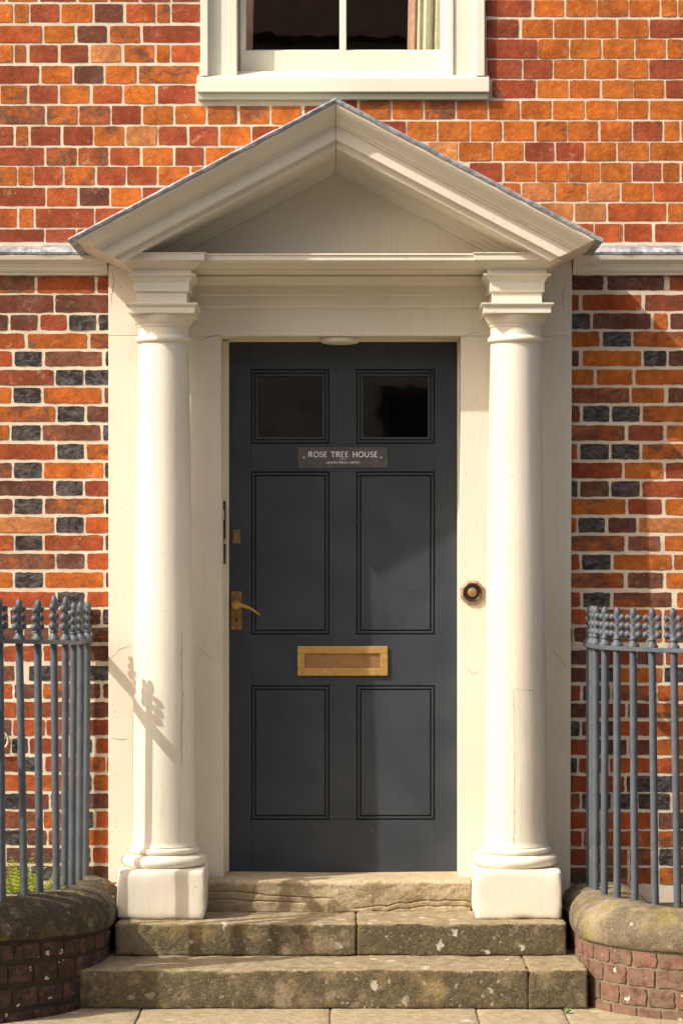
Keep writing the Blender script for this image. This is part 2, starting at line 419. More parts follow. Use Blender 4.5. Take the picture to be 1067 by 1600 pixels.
# ================================================================== GROUND
kind(MB().box(-60, 60, -80, 8, -.3, -.13).build('road', ROAD), 'structure')
pav = kind(MB().box(-30, 30, -2.42, .3, -.125, -.005).build('pavement', DIRTY_L), 'structure')
rnd = random.Random(5)
for row, (ya, yb, xs) in enumerate([(-1.30, -.70, [-3.4, -2.75, -2.1, -1.35, PX(217, -.9), PX(516, -.9), PX(746, -.9), PX(884, -.9), 1.5, 2.2, 2.9, 3.5]),
                                    (-1.86, -1.31, [-3.5, -2.8, -2.0, -1.3, -.62, .1, .66, 1.35, 2.1, 2.8, 3.5]),
                                    (-2.40, -1.87, [-3.5, -2.9, -2.2, -1.5, -.8, -.2, .5, 1.1, 1.8, 2.5, 3.3])]):
    for i in range(len(xs) - 1):
        me = rough_box(xs[i] + .0025, xs[i + 1] - .0025, ya, yb, -.06, rnd.uniform(-.001, .001), .04, .004, .002, 6, .001, i * 3.1 + row * 17)
        link('flagstone', me, FLAG, pav, True)
kind(MB().box(-30, 30, -2.58, -2.43, -.2, -.004).build('kerb', mat_plain('granite_kerb', (.28, .27, .25), .85, .2, 30), None, .015), 'structure')
# ================================================================== HOUSE WALL
house = thing('brick_house', 'old red brick house front with pale lime mortar and dark burnt headers', 'house', (0, .1, 0))
WX = 3.2                                             # half width built
Z_STR = PZ(377, 0)                                   # underside of the first upper course
def bedwall(boxes, name):
    m = MB()
    for b in boxes: m.box(*b)
    return m.build(name, MORTAR, house)
DL, DR = PX(170, -.03), PX(893, -.03)                # outer edges of the doorcase boards
WL, WR, WB = PX(312.5, 0), PX(757.5, 0), PZ(156, 0)  # window opening
TOP = 5.6
MY = .0010
upper = bedwall([(-WX, WL, MY, .30, 2.60, TOP), (WR, WX, MY, .30, 2.60, TOP), (WL, WR, MY, .30, 2.60, WB - .002), (WL, WR, MY, .30, WB + 1.75, TOP)], 'upper_wall')
lower_l = bedwall([(-WX, DL + .01, MY, .30, .05, 2.598)], 'lower_wall')
lower_r = bedwall([(DR - .01, WX, MY, .30, .05, 2.598)], 'lower_wall')

rnd = random.Random(11)
todo = []     # wall, x0, x1, z0, z1, code, jag, visible area
def visible(x0, x1, z0, z1):
    a, b = max(x0, PX(0, 0)), min(x1, PX(1067, 0)); c, d = max(z0, PZ(1400, 0)), min(z1, PZ(0, 0))
    return max(0, b - a) * max(0, d - c)
def put(wall, x0, x1, z0, z1, code, jag, hid=0): todo.append((wall, x0, x1, z0, z1, code, jag, visible(x0, x1, z0, z1) * (1 - hid)))
def fill(wall, xa, xb, z0, z1, codes, jag, dirn, head=.105, stre=.215, phase=0, p_st=.5):
    """carry a course on beyond the photograph, away from xa"""
    x = xa; k = phase
    while (x < xb) if dirn > 0 else (x > xb):
        st = (k % 2 == 0) if p_st == .5 else rnd.random() < p_st
        L = (stre if st else head) * rnd.uniform(.96, 1.04); k += 1
        code = rnd.choice(codes[0] if st else codes[1])
        a, b = (x, x + L) if dirn > 0 else (x - L, x)
        a, b = max(a, -WX), min(b, WX)
        if b - a > .03: put(wall, a, b, z0, z1, code, jag)
        x += dirn * (L + .0095)

# each course of the photograph: (top, bottom, bricks as left, right, kind), in the coordinates of an enlarged crop
UL = [(-52, 5, "-60,18,o;24,118,o;126,238,r;246,336,o;342,432,o;440,530,r;538,625,r"),
 (12, 70, "-60,40,o;45,90,O;95,187,r;192,288,o;296,384,d;394,484,R;490,530,O;536,625,r"),
 (80, 133, "-60,130,R;138,232,o;242,334,d;343,437,O;446,625,r"),
 (140, 195, "-60,40,o;46,82,O;92,181,r;190,275,r;283,378,p;388,482,O;489,530,o;535,625,R"),
 (205, 260, "-60,122,r;130,224,o;232,322,d;330,425,o;434,622,O"),
 (266, 323, "-60,-5,o;2,84,O;92,181,r;187,280,o;290,381,R;388,483,o;493,610,r"),
 (330, 388, "-60,140,m;147,242,O;248,343,m;349,440,r;447,540,o;547,642,o;648,740,O;748,841,O;847,940,o;950,1040,r"),
 (394, 454, "-60,42,r;50,88,O;97,190,r;198,290,r;294,388,o;395,490,p;495,584,r;591,680,r;687,782,o;787,875,R"),
 (460, 517, "-60,138,r;145,240,m;244,338,m;344,437,R;445,540,o;547,637,r;642,735,o;740,810,o"),
 (520, 578, "-60,52,O;57,103,O;107,196,r;202,297,O;303,392,r;397,489,R;495,592,o;598,690,o"),
 (585, 643, "-60,142,r;147,240,R;249,342,d;347,440,o;445,530,r;535,620,o"),
 (650, 710, "-60,54,R;60,105,O;112,294,r;298,392,R;398,480,o"),
 (715, 755, "-60,138,r;143,236,r;242,330,r")]
UR = [(-60, -8, "450,545,r;552,650,o;656,750,o;757,850,r;857,950,o;957,1150,o"),
 (-1, 52, "450,592,r;600,694,o;700,795,o;798,893,o;897,992,o;997,1045,O;1050,1150,o"),
 (60, 118, "452,553,r;563,658,o;662,757,o;762,857,o;862,956,o;961,1150,r"),
 (122, 182, "452,610,r;613,708,o;713,808,o;815,911,o;916,1011,o;1016,1064,O;1070,1160,o"),
 (186, 245, "455,562,r;567,657,r;662,757,o;762,858,o;862,956,o;960,1150,r"),
 (250, 306, "470,606,r;610,707,o;711,806,o;812,907,o;910,1006,o;1011,1160,r"),
 (314, 372, "-20,50,r;57,153,O;159,254,o;260,355,O;359,455,O;460,554,o;560,655,o;659,756,o;762,857,o;861,956,o;961,1150,o"),
 (378, 440, "100,200,r;204,297,o;301,398,o;403,499,o;505,600,o;607,702,o;705,800,O;807,904,o;909,1000,r;1006,1055,o;1060,1150,o"),
 (444, 502, "270,362,p;366,467,o;472,568,o;572,662,r;669,756,r;760,856,o;861,957,o;961,1150,o"),
 (508, 567, "400,500,r;507,604,o;609,704,o;707,804,o;808,903,o;907,998,r;1002,1053,o;1060,1150,o"),
 (571, 628, "500,558,o;563,663,p;668,765,O;768,866,p;873,969,o;973,1150,R"),
 (634, 690, "620,722,p;728,824,p;831,1012,R;1018,1066,o;1072,1160,o"),
 (698, 755, "700,785,R;790,876,R;881,968,R;978,1150,R")]
LL = [(98, 178, "-100,168,m;180,457,R;470,540,r"), (186, 272, "-100,258,d;267,540,d"), (282, 357, "-100,38,d;50,180,d;195,323,r;333,462,b;475,540,b"),
 (372, 444, "-60,117,R;134,418,O;435,540,O"), (458, 530, "-100,58,R;72,203,b;216,492,m;508,540,b"), (547, 620, "-60,258,r;270,400,b;410,540,b"),
 (632, 707, "-100,54,o;66,198,b;210,487,o;503,540,d"), (722, 797, "-60,265,O;277,408,b;420,540,d"), (812, 886, "-100,44,o;57,195,b;206,483,m;497,540,b"),
 (903, 977, "-60,264,R;276,406,b;418,540,O"), (993, 1067, "-100,58,m;68,202,b;212,497,o;505,540,b"), (1080, 1153, "-60,258,d;270,400,b;410,540,r"),
 (1166, 1240, "-100,60,m;70,205,b;217,500,O;510,540,b"), (1254, 1330, "-60,260,p;272,402,b;413,540,R"), (1342, 1415, "-100,65,R;74,206,b;216,497,R;508,540,d"),
 (1430, 1504, "-60,262,m;273,408,d;421,540,R"), (1520, 1594, "-100,60,o;72,207,b;218,497,o;510,540,d")]
LL2 = [(75, 148, "-60,266,R;275,407,b;420,530,R"), (160, 232, "-60,40,r;50,180,d;195,330,r;340,485,d;495,530,b"), (247, 318, "-60,110,d;120,235,d;250,430,m;440,530,d"),
 (335, 408, "-60,8,d;20,98,R;110,200,r;210,420,R;430,530,d"), (430, 503, "-60,70,m;140,250,b;260,420,r;430,530,b"), (517, 588, "-60,60,R;72,195,d;207,420,O;430,483,d;497,530,d"),
 (605, 680, "-60,78,R;86,188,R;198,420,r;432,530,d"), (690, 765, "-60,55,d;65,215,R;225,415,R;425,530,r"), (780, 852, "-60,48,r;58,135,b;143,330,r;340,442,b;463,530,R"),
 (868, 940, "-60,12,b;22,110,r;120,205,b;218,408,r;420,508,O;516,530,r"), (955, 1030, "-60,190,R;200,400,o;410,440,b;450,530,O"), (1045, 1118, "-60,10,r;22,100,b;110,235,d;245,408,d;418,530,d"),
 (1130, 1210, "-60,200,O;210,295,O;302,450,b;463,530,R"), (1220, 1293, "-60,15,m;26,120,b;130,225,d;235,408,O;418,530,o"), (1305, 1378, "-60,20,d;30,255,d;265,435,b;447,530,R"), (1392, 1462, "-60,140,d;150,265,b;275,395,d;402,530,d")]
LR = [(95, 165, "0,170,d;188,463,d;485,720,r"), (185, 262, "0,52,R;68,350,R;368,640,r"), (275, 352, "0,107,b;118,397,d;410,475,o;490,640,d"),
 (363, 437, "0,152,o;165,302,b;313,600,O"), (455, 530, "0,52,d;70,352,o;363,472,b;483,640,d"), (545, 620, "0,124,o;136,310,o;324,620,o"),
 (633, 707, "0,295,m;304,462,o;480,640,d"), (720, 798, "0,57,r;70,198,b;210,346,b;357,640,O"), (813, 888, "0,272,O;287,457,r;473,640,o"),
 (903, 978, "0,46,R;58,197,b;207,343,b;355,640,O"), (993, 1070, "0,260,r;270,457,o;468,640,r"), (1082, 1158, "0,47,b;57,197,d;205,345,b;355,640,r"),
 (1168, 1243, "0,276,o;288,449,r;466,640,o"), (1258, 1330, "0,42,o;48,177,b;192,326,d;337,640,p"), (1345, 1418, "0,270,O;287,442,m;462,640,o"),
 (1435, 1508, "0,55,R;66,205,b;218,495,o;507,640,O"), (1522, 1597, "0,268,O;285,455,m;470,640,o")]
LR2 = [(78, 150, "185,242,r;255,387,b;400,682,m;705,800,o"), (160, 232, "185,270,R;282,420,r;432,630,o;645,800,R"), (247, 318, "185,205,d;213,330,d;342,560,O;572,635,o;647,800,O"),
 (355, 425, "185,290,d;300,418,r;430,505,r;517,640,d;652,800,R"), (440, 510, "185,275,d;285,405,b;418,635,o;645,800,b"), (525, 600, "185,243,r;255,385,b;396,600,m;612,800,O"),
 (612, 680, "185,285,d;296,460,R;470,590,d;602,800,O"), (697, 768, "185,240,b;250,420,d;432,580,R;590,800,R"), (785, 860, "185,290,r;300,465,d;477,595,d;607,800,o"),
 (875, 945, "185,228,b;238,375,r;386,595,R;607,690,R;700,800,o"), (960, 1040, "185,330,r;342,455,R;466,590,b;600,700,b;710,800,R"), (1045, 1120, "185,240,O;250,390,b;400,510,b;520,672,b;684,800,o"),
 (1135, 1215, "185,330,R;342,508,R;518,605,R;617,800,m"), (1225, 1300, "185,250,R;258,340,R;350,420,o;430,605,O;616,800,O"), (1310, 1390, "185,340,R;350,470,O;480,610,O;620,692,b;702,800,R"), (1400, 1480, "185,340,d;352,470,O;482,610,O;620,800,O")]
def courses(rows, ox, oy, k, wall, jag, side, hid_from=None, codes=None, p_st=.5):
    for r, (t, b, txt) in enumerate(rows):
        z1, z0 = PZ(oy + t / k, 0), PZ(oy + b / k, 0)
        xs = []
        for q in txt.split(';'):
            a, e, c = q.split(','); x0, x1 = PX(ox + float(a) / k, 0), PX(ox + float(e) / k, 0)
            hid = 0
            if hid_from and (oy + t / k) > hid_from: hid = .55
            # bricks the sloping gable covers
            xm = (x0 + x1) / 2
            if wall is upper and z0 < 3.19 - abs(xm + .035) * .533 - .03: hid = max(hid, .5)
            put(wall, x0, x1, z0, z1, c, jag, hid); xs += [x0, x1]
        if side < 0: fill(wall, min(xs) - .0095, -WX, z0, z1, codes, jag, -1, phase=r, p_st=p_st)
        else: fill(wall, max(xs) + .0095, WX, z0, z1, codes, jag, 1, phase=r, p_st=p_st)
UC = ('Rrro', 'oooOrRp'); LC = ('RoOmrd', 'bbbdr')
courses(UL, 0, 0, 1.998, upper, .0008, -1, None, UC, .2)
courses(UR, 533, 0, 1.998, upper, .0008, 1, None, UC, .2)
courses(LL, 0, 400, 3.077, lower_l, .0016, -1, None, LC)
courses(LL2, 0, 900, 3.075, lower_l, .0020, -1, 945, LC)
courses(LR, 887, 400, 3.077, lower_r, .0016, 1, None, LC)
courses(LR2, 827, 900, 3.075, lower_r, .0020, 1, 945, LC)
# courses above the photograph and low down behind the planting beds
z = PZ(-32, 0)
while z < TOP - .07:
    fill(upper, WL - .01, -WX, z, z + .067, UC, .0011, -1, p_st=.2); fill(upper, WR + .01, WX, z, z + .067, UC, .0011, 1, p_st=.2)
    if z > WB + 1.76:
        fill(upper, WL, WR - .05, z, z + .067, UC, .0011, 1, p_st=.2)
    z += .0757
def lay(name, items, parent):
    for (wl_, x0, x1, z0, z1, code, jag, area) in items:
        rr = random.Random(int(x0 * 5000) * 7 + int(z0 * 3000))
        vs_, fs = brick_data(x1 - x0, z1 - z0, jag, rr)
        me = bpy.data.meshes.new(name); me.from_pydata(vs_, [], fs)
        t, p = brick_look(code, rr, jag > .0015); brick_attr(me, [t] * len(vs_), [p] * len(vs_))
        o = link(name, me, BRICK, wl_); o.location = ((x0 + x1) / 2, -.0010 + rr.uniform(-.0012, .0006), (z0 + z1) / 2)
red = sorted([t for t in todo if t[5] != 'b' and t[7] > 1e-5], key=lambda t: -t[7])
burnt = [t for t in todo if t[5] == 'b' and t[7] > 1e-5]
lay('brick', red[:300], None); lay('burnt_header', burnt, None)
single = set(id(t) for t in red[:300] + burnt)
for wl_ in (upper, lower_l, lower_r):
    V, F, T, P = [], [], [], []
    for t in todo:
        if t[0] is not wl_ or id(t) in single: continue
        _, x0, x1, z0, z1, code, jag, area = t
        rr = random.Random(int(x0 * 5000) * 7 + int(z0 * 3000))
        vs_, fs = brick_data(x1 - x0, z1 - z0, jag, rr); k0 = len(V); dy = -.0010 + rr.uniform(-.0012, .0006)
        V += [(x + (x0 + x1) / 2, y + dy, z_ + (z0 + z1) / 2) for x, y, z_ in vs_]; F += [tuple(i + k0 for i in f) for f in fs]
        tt, pp = brick_look(code, rr, jag > .0015); T += [tt] * len(vs_); P += [pp] * len(vs_)
    me = bpy.data.meshes.new('brickwork'); me.from_pydata(V, [], F); brick_attr(me, T, P)
    kind(link('brickwork', me, BRICK, wl_), 'stuff')

# string course with its lead flashing, either side of the doorcase
def string_course(x0, x1):
    prof = [(.02, 2.672), (-.064, 2.672), (-.064, 2.668), (-.060, 2.655), (-.046, 2.645), (-.036, 2.640), (-.036, 2.634), (-.031, 2.632), (-.031, 2.627), (-.026, 2.618), (-.015, 2.6085), (-.015, 2.604), (.02, 2.604)]
    s = MB().extrude_x(prof, x0, x1).build('string_course', PAINT, house)
    rr = []
    n = int((x1 - x0) / .025)
    for i in range(n + 1):
        x = x0 + (x1 - x0) * i / n; a = .004 * n3(x * 7, 1, 0) + .002 * n3(x * 31, 2, 0); b = .004 * n3(x * 9, 5, 0)
        rr.append([(x, .012, 2.712 + b), (x, -.012, 2.713 + b), (x, -.028 + a, 2.706 + b), (x, -.052 + a, 2.700 + b), (x, -.066 + a, 2.690), (x, -.070 + a, 2.682), (x, -.067 + a, 2.6735), (x, .012, 2.6735)])
    MB().rings(rr).build('lead_flashing', LEAD, s, smooth=True)
string_course(-WX, DL - .004)
string_course(DR + .004, WX)

# ================================================================== SASH WINDOW
win = thing('sash_window', 'cream painted sash window with wide sill above the pediment', 'window', ((WL + WR) / 2, 0, WB))
ZT = WB + 1.74
SY = .075
def wx(p, Y=0.0): return PX(p, Y)
zs = PZ(119, -.02)
m = MB()
m.box(wx(313.2, -.03), wx(325, -.03), -.030, .05, zs, ZT); m.box(wx(743.5, -.03), wx(757, -.03), -.030, .05, zs, ZT)
m.box(wx(313.2, -.03), wx(757, -.03), -.0305, .05, ZT - .03, ZT)
m.build('architrave', WPAINT, win, .003)
MB().box(wx(325, 0) + .0015, wx(361), .0, .06, zs, ZT - .03).build('frame', WPAINT, win, .002)
MB().box(wx(708.7), wx(743.5, 0) - .0015, .0, .06, zs, ZT - .03).build('frame', WPAINT, win, .002)
for a, b in ((361.5, 370.5), (701.5, 708.3)):
    MB().box(wx(a), wx(b), -.008, .10, zs, ZT - .03).build('staff_bead', WPAINT, win, .004, seg=3)
MB().box(wx(371), wx(379, .09), .094, .12, zs, ZT - .03).build('pulley_stile', WPAINT, win)
s0 = PZ(111, SY); s1 = PZ(79.5, SY); s2 = PZ(77, SY + .012)
sash = MB().box(wx(376, SY), wx(703, SY), SY, SY + .045, s0, s1).build('bottom_rail', WPAINT, win, .003)
for a, b in ((376, 384.3), (688.2, 703)):
    MB().box(wx(a, SY), wx(b, SY), SY + .001, SY + .045, s1, ZT - .03).build('sash_stile', WPAINT, win, .003)
MB().box(wx(530.5, SY), wx(541.2, SY), SY + .006, SY + .04, s1 + .001, ZT - .03).build('glazing_bar', WPAINT, win, .004, seg=3)
for a, b in ((384.3, 530.5), (541.2, 688.2)):
    # putty fillet that slopes to the glass, then the pane itself
    xa, xb = wx(a, SY), wx(b, SY)
    MB().extrude_x([(SY + .006, s1 + .0005), (SY + .030, s1 + .0005), (SY + .030, s1 + .010)], xa + .001, xb - .001).build('putty', WPAINT, win)
    MB().box(xa - .003, xb + .003, SY + .026, SY + .029, s1 - .003, ZT - .03).build('pane', GLASS, win)
x0, x1 = wx(308, -.03), wx(764, -.03)
MB().extrude_x([(.10, PZ(111, SY) - .001), (.055, PZ(112.5, SY)), (-.030, PZ(120.5, -.034)), (-.036, PZ(121.5, -.034)), (-.036, PZ(143.5, -.034)), (.10, PZ(143.5, -.034))], x0, x1).build('sill', WPAINT, win, .003)
MB().box(x0 + .002, x1 - .002, -.020, .08, PZ(155, -.02), PZ(144, -.034) - .0005).build('sub_sill', mat_paint('mossy_paint', (.52, .52, .38), False), win, .002)
def curtain(name, mat_, pts, label):
    rr = []
    for zz in (s1 - .05, s1 + .3, s1 + .9, ZT):
        k = (zz - s1) * .02
        rr.append([(x + k * (1 if x > 0 else 1), y, zz) for x, y in pts] + [(x + k, y + .006, zz) for x, y in reversed(pts)])
    tag(MB().rings(rr).build(name, mat_, None, smooth=True), label, 'curtain', 'curtains in the upper window')
curtain('curtain', CURT_P, [(wx(380, .2), .17), (wx(386, .2), .19), (wx(392, .2), .20), (wx(394, .2), .24)], 'narrow pinkish curtain edge at the left side of the window')
curtain('curtain', CURT_P, [(wx(636, .2), .22), (wx(640, .2), .19), (wx(646, .2), .18), (wx(652, .2), .20)], 'pinkish lining edge hanging beside the cream curtain folds')
curtain('curtain', CURT_C, [(wx(650.5, .2), .185), (wx(654, .2), .165), (wx(657, .2), .18), (wx(664, .2), .165), (wx(671, .2), .17), (wx(676, .2), .20), (wx(680, .2), .17), (wx(700, .2), .17)], 'cream curtain folds at the right side of the window')
def room(name, x0, x1, y0, y1, z0, z1):
    V = [(x0, y0, z0), (x1, y0, z0), (x1, y1, z0), (x0, y1, z0), (x0, y0, z1), (x1, y0, z1), (x1, y1, z1), (x0, y1, z1)]
    kind(MB().add(V, [(0, 1, 2, 3), (7, 6, 5, 4), (1, 5, 6, 2), (2, 6, 7, 3), (3, 7, 4, 0)]).build(name, DARKROOM), 'structure')
room('upper_room', -1.1, 1.1, .31, 3.2, 2.95, 5.5)
room('hall', -.62, .60, .31, 3.5, .30, 2.75)

# ================================================================== DOORCASE
dc = thing('doorcase', 'cream classical doorcase with two columns and a triangular pediment', 'doorcase', (-.02, -.1, .25))
OL, OLb, OR, ORb = PX(345, -.03), PX(349.5, -.03), PX(720, -.03), PX(717.5, -.03)
OT = PZ(525, -.03)
def board(name, xs_b, xs_t, z0, z1, y0=-.03, y1=.28):
    V = [(xs_b[0], y0, z0), (xs_b[1], y0, z0), (xs_b[1], y1, z0), (xs_b[0], y1, z0), (xs_t[0], y0, z1), (xs_t[1], y0, z1), (xs_t[1], y1, z1), (xs_t[0], y1, z1)]
    return MB().add(V, [(0, 3, 2, 1), (4, 5, 6, 7), (0, 1, 5, 4), (1, 2, 6, 5), (2, 3, 7, 6), (3, 0, 4, 7)]).build(name, PAINT, dc, .0035)
board('jamb', (DL, OLb), (DL, OL), .10, OT)
board('jamb', (ORb, DR - .006), (OR, DR), .10, OT)
board('lintel_board', (DL, DR), (DL, DR), OT, 2.672, -.0302)
# planted stop the door closes against
for a, b in ((OLb - .01, OLb + .0125), (ORb - .001, ORb + .01)):
    MB().box(a, b, .120, .155, .37, OT + .002).build('door_stop', PAINT, dc, .002)
MB().box(OL, OR, .120, .155, OT - .0075, OT + .01).build('door_stop', PAINT, dc, .002)
# keep of the rim lock let into the frame
kp = MB().box(PX(347.2, .1), PX(353.3, .13), .112, .1185, PZ(881, .12), PZ(783, .12)).build('lock_keep', RUST, dc, .001)
MB().box(PX(348.6, .1), PX(350.5, .1), .106, .112, PZ(812, .12), PZ(797, .12)).build('latch_box', PALE, kp, .001)
MB().box(PX(350, .1), PX(352.8, .1), .1065, .112, PZ(850, .12), PZ(842, .12)).build('latch_box', PALE, kp, .001)
# flat stack of architrave mouldings and the cornice between the columns
AX = -.19
CXL, CXR = PX(256, AX), PX(805, AX)
def zr(row, Y): return PZ(row, Y)
ent = MB().extrude_x([(-.02, 2.594), (-.078, 2.594), (-.078, 2.588), (-.072, 2.583), (-.064, 2.570), (-.056, 2.563), (-.053, 2.560), (-.053, zr(461, -.05)), (-.0445, zr(461.8, -.05)), (-.0445, zr(479, -.045)), (-.040, zr(480.5, -.045)), (-.02, zr(482, -.04))],
                     CXL + .05, CXR - .05).build('architrave', PAINT, dc, .0012)
zc = zr(393.6, -.362)
MB().extrude_x([(-.02, zc - .0015), (-.326, zc - .0015), (-.328, zc - .006), (-.322, zc - .008), (-.322, zc - .026), (-.315, zc - .027), (-.313, zc - .033), (-.290, zc - .040), (-.262, zc - .048), (-.250, zc - .0495), (-.250, zc - .0535), (-.12, zc - .0545), (-.10, 2.5955), (-.02, 2.5955)],
               CXL + .05, CXR - .05).build('cornice', PAINT, dc, .0012)

def column(cx):
    root = MB()
    # shaft with a gentle entasis
    zb, zt = .505, zr(533.5, -.29)
    prof = [(.121, zb), (.1165, zb + .008), (.1150, zb + .02)]
    for i in range(1, 25):
        t = i / 24; r = .1145 - .0235 * (t ** 1.55); prof.append((r, zb + .02 + (zt - zb - .02) * t))
    sh = MB(); rr = []
    for r, z_ in prof:
        ring = []
        for j in range(64):
            a = 2 * PI * j / 64; q = r + .0008 * n3(math.cos(a) * 2 + cx * 9, math.sin(a) * 2, z_ * 4) + .0004 * n3(math.cos(a) * 6, math.sin(a) * 6 + cx, z_ * 15)
            ring.append((cx + q * math.cos(a), AX + q * math.sin(a), z_))
        rr.append(ring)
    col_ = sh.rings(rr).build('column', PAINT, dc, smooth=True)
    # base: two tori
    b = [(.120, .425)]
    for i in range(9):
        a = -PI / 2 + PI * i / 8; b.append((.1335 + .0215 * math.cos(a), .4515 + .0215 * math.sin(a)))
    b.append((.131, .4745)); b.append((.1285, .477))
    for i in range(9):
        a = -PI / 2 + PI * i / 8; b.append((.1205 + .0115 * math.cos(a), .489 + .0115 * math.sin(a)))
    b += [(.1205, .5015), (.119, .507)]
    rr = []
    for r, z_ in b:
        rr.append([(cx + (r + .0018 * n3(math.cos(a) * 3 + cx, math.sin(a) * 3, z_ * 25)) * math.cos(a), AX + (r + .0018 * n3(math.cos(a) * 3 + cx, math.sin(a) * 3, z_ * 25)) * math.sin(a), z_ + .0012 * n3(math.cos(a) * 4 + cx, math.sin(a) * 4, 7)) for a in [2 * PI * j / 64 for j in range(64)]])
    MB().rings(rr).build('base', PAINT, col_, smooth=True)
    pl = rough_box(cx - .157, cx + .157, AX - .157, -.0305, .2515, .4305, .025, .011, .0025, 7, .0012, cx * 31, False)
    link('plinth', pl, PAINT, col_, True)
    # capital: astragal, neck, echinus
    zz = lambda row: zr(row, -.31)
    c = [(.088, zz(534)), (.092, zz(533)), (.0975, zz(532)), (.1012, zz(530)), (.1025, zz(527.5)), (.1012, zz(525)), (.0965, zz(523)), (.0925, zz(521.5)), (.0918, zz(519)), (.0920, zz(509)),
         (.0935, zz(507.5)), (.0968, zz(507)), (.0972, zz(504.5)), (.0995, zz(504)), (.1030, zz(501)), (.1085, zz(497)), (.1130, zz(493)), (.1150, zz(490)), (.1150, zz(488))]
    MB().lathe(cx, AX, c, 56).build('capital', PAINT, col_, smooth=True)
    # square abacus and the block of entablature over it
    def loft(levels, name, par):
        rr = []
        for h, z_ in levels: rr.append([(cx - h, AX - h, z_), (cx + h, AX - h, z_), (cx + h, -.0295, z_), (cx - h, -.0295, z_)])
        return MB().rings(rr).build(name, PAINT, par, .001, seg=1)
    f = lambda row, h: zr(row, AX - h)
    loft([(.1205, f(489, .12)), (.1205, f(479.5, .12)), (.1235, f(478.8, .12)), (.128, f(476.5, .13)), (.1305, f(474.5, .13)), (.1305, f(472.8, .13))], 'abacus', col_)
    loft([(.0900, f(472.9, .1305)), (.0900, f(456.3, .09)), (.0985, f(455.7, .09)), (.0985, f(440.5, .098)), (.1015, f(440, .098)), (.104, f(437, .1)), (.112, f(432, .11)), (.119, f(430.5, .12)), (.1215, f(429.3, .12)), (.1215, f(427.3, .12))], 'entablature_block', col_)
    loft([(.107, f(427.4, .12)), (.107, f(420.5, .11)), (.114, f(420, .11)), (.122, f(416, .12)), (.138, f(410.5, .14)), (.147, f(408, .15)), (.150, f(406.8, .15)), (.157, f(406.3, .157)), (.157, f(396.5, .157)), (.162, f(395.8, .162)), (.162, zc)], 'cornice_block', col_)
column(CXL); column(CXR)

# hairline cracks in the old paint: thin dark slits lying on the surface
def crack(pts, onto, par, wd=.0011, seed=0):
    L, Q = [], []
    fine = []
    for (ax_, az), (bx_, bz_) in zip(pts, pts[1:]):
        n = max(2, int(math.hypot(bx_ - ax_, bz_ - az) / .012))
        fine += [(ax_ + (bx_ - ax_) * i / n, az + (bz_ - az) * i / n) for i in range(n)]
    fine.append(pts[-1])
    for i, (x, z_) in enumerate(fine):
        x += .004 * n3(i * .37, seed, 1) + .0015 * n3(i * 1.3, seed, 4); z_ += .003 * n3(i * .41, seed, 9)
        h = wd * (.35 + .65 * abs(n3(i * .5, seed, 7)) * 1.6) * min(1, i / 2 + .2, (len(fine) - 1 - i) / 2 + .2)
        vert = abs(pts[-1][1] - pts[0][1]) > abs(pts[-1][0] - pts[0][0])
        a, b = ((x - h, z_), (x + h, z_)) if vert else ((x, z_ - h), (x, z_ + h))
        L.append((a[0], onto(a[0]) - .0006, a[1])); Q.append((b[0], onto(b[0]) - .0006, b[1]))
    n = len(L); MB().add(L + Q, [(i, i + 1, n + i + 1, n + i) for i in range(n - 1)]).build('crack', GRIME, par)
GRIME = mat_plain('crack_grime', (.10, .075, .045), .95, .3, 60)
flat = lambda x: -.0304
cols = [o for o in dc.children if o.name.startswith('column')]
def on_col(cx, r): return lambda x: AX - math.sqrt(max(1e-6, r * r - (x - cx) ** 2)) - .0010
for cp, (cx_, px_, r0, r1, rad_) in zip(cols, ((CXL, 284.5, 985, 1195, .1125), (CXR, 801, 1075, 1325, .1155))):
    crack([(PX(px_, AX - .08), PZ(r0, AX - .08)), (PX(px_ + 1, AX - .08), PZ((r0 + r1) / 2, AX - .08)), (PX(px_, AX - .08), PZ(r1, AX - .08))], on_col(cx_, rad_), cp, .0010, px_)
crack([(PX(800, -.29), PZ(1076, -.29)), (PX(840, -.29), PZ(1080, -.29))], on_col(CXR, .1135), cols[1], .0009, 4)
for sd_, pp in enumerate(([(176, 420), (179, 440), (174, 462), (176, 480)], [(172, 1030), (186, 1016), (208, 1007)], [(310, 532), (330, 526), (345, 524)], [(720, 530), (735, 521), (750, 519)],
                          [(302, 1006), (318, 1018), (334, 1034)], [(857, 1012), (872, 1026), (889, 1050)], [(884, 440), (878, 462), (882, 490)], [(722, 1040), (740, 1052), (752, 1049)], [(173, 1152), (190, 1156), (205, 1153)])):
    crack([(PX(a, -.03), PZ(b, -.03)) for a, b in pp], flat, dc, .0011, sd_ * 3.3 + 11)
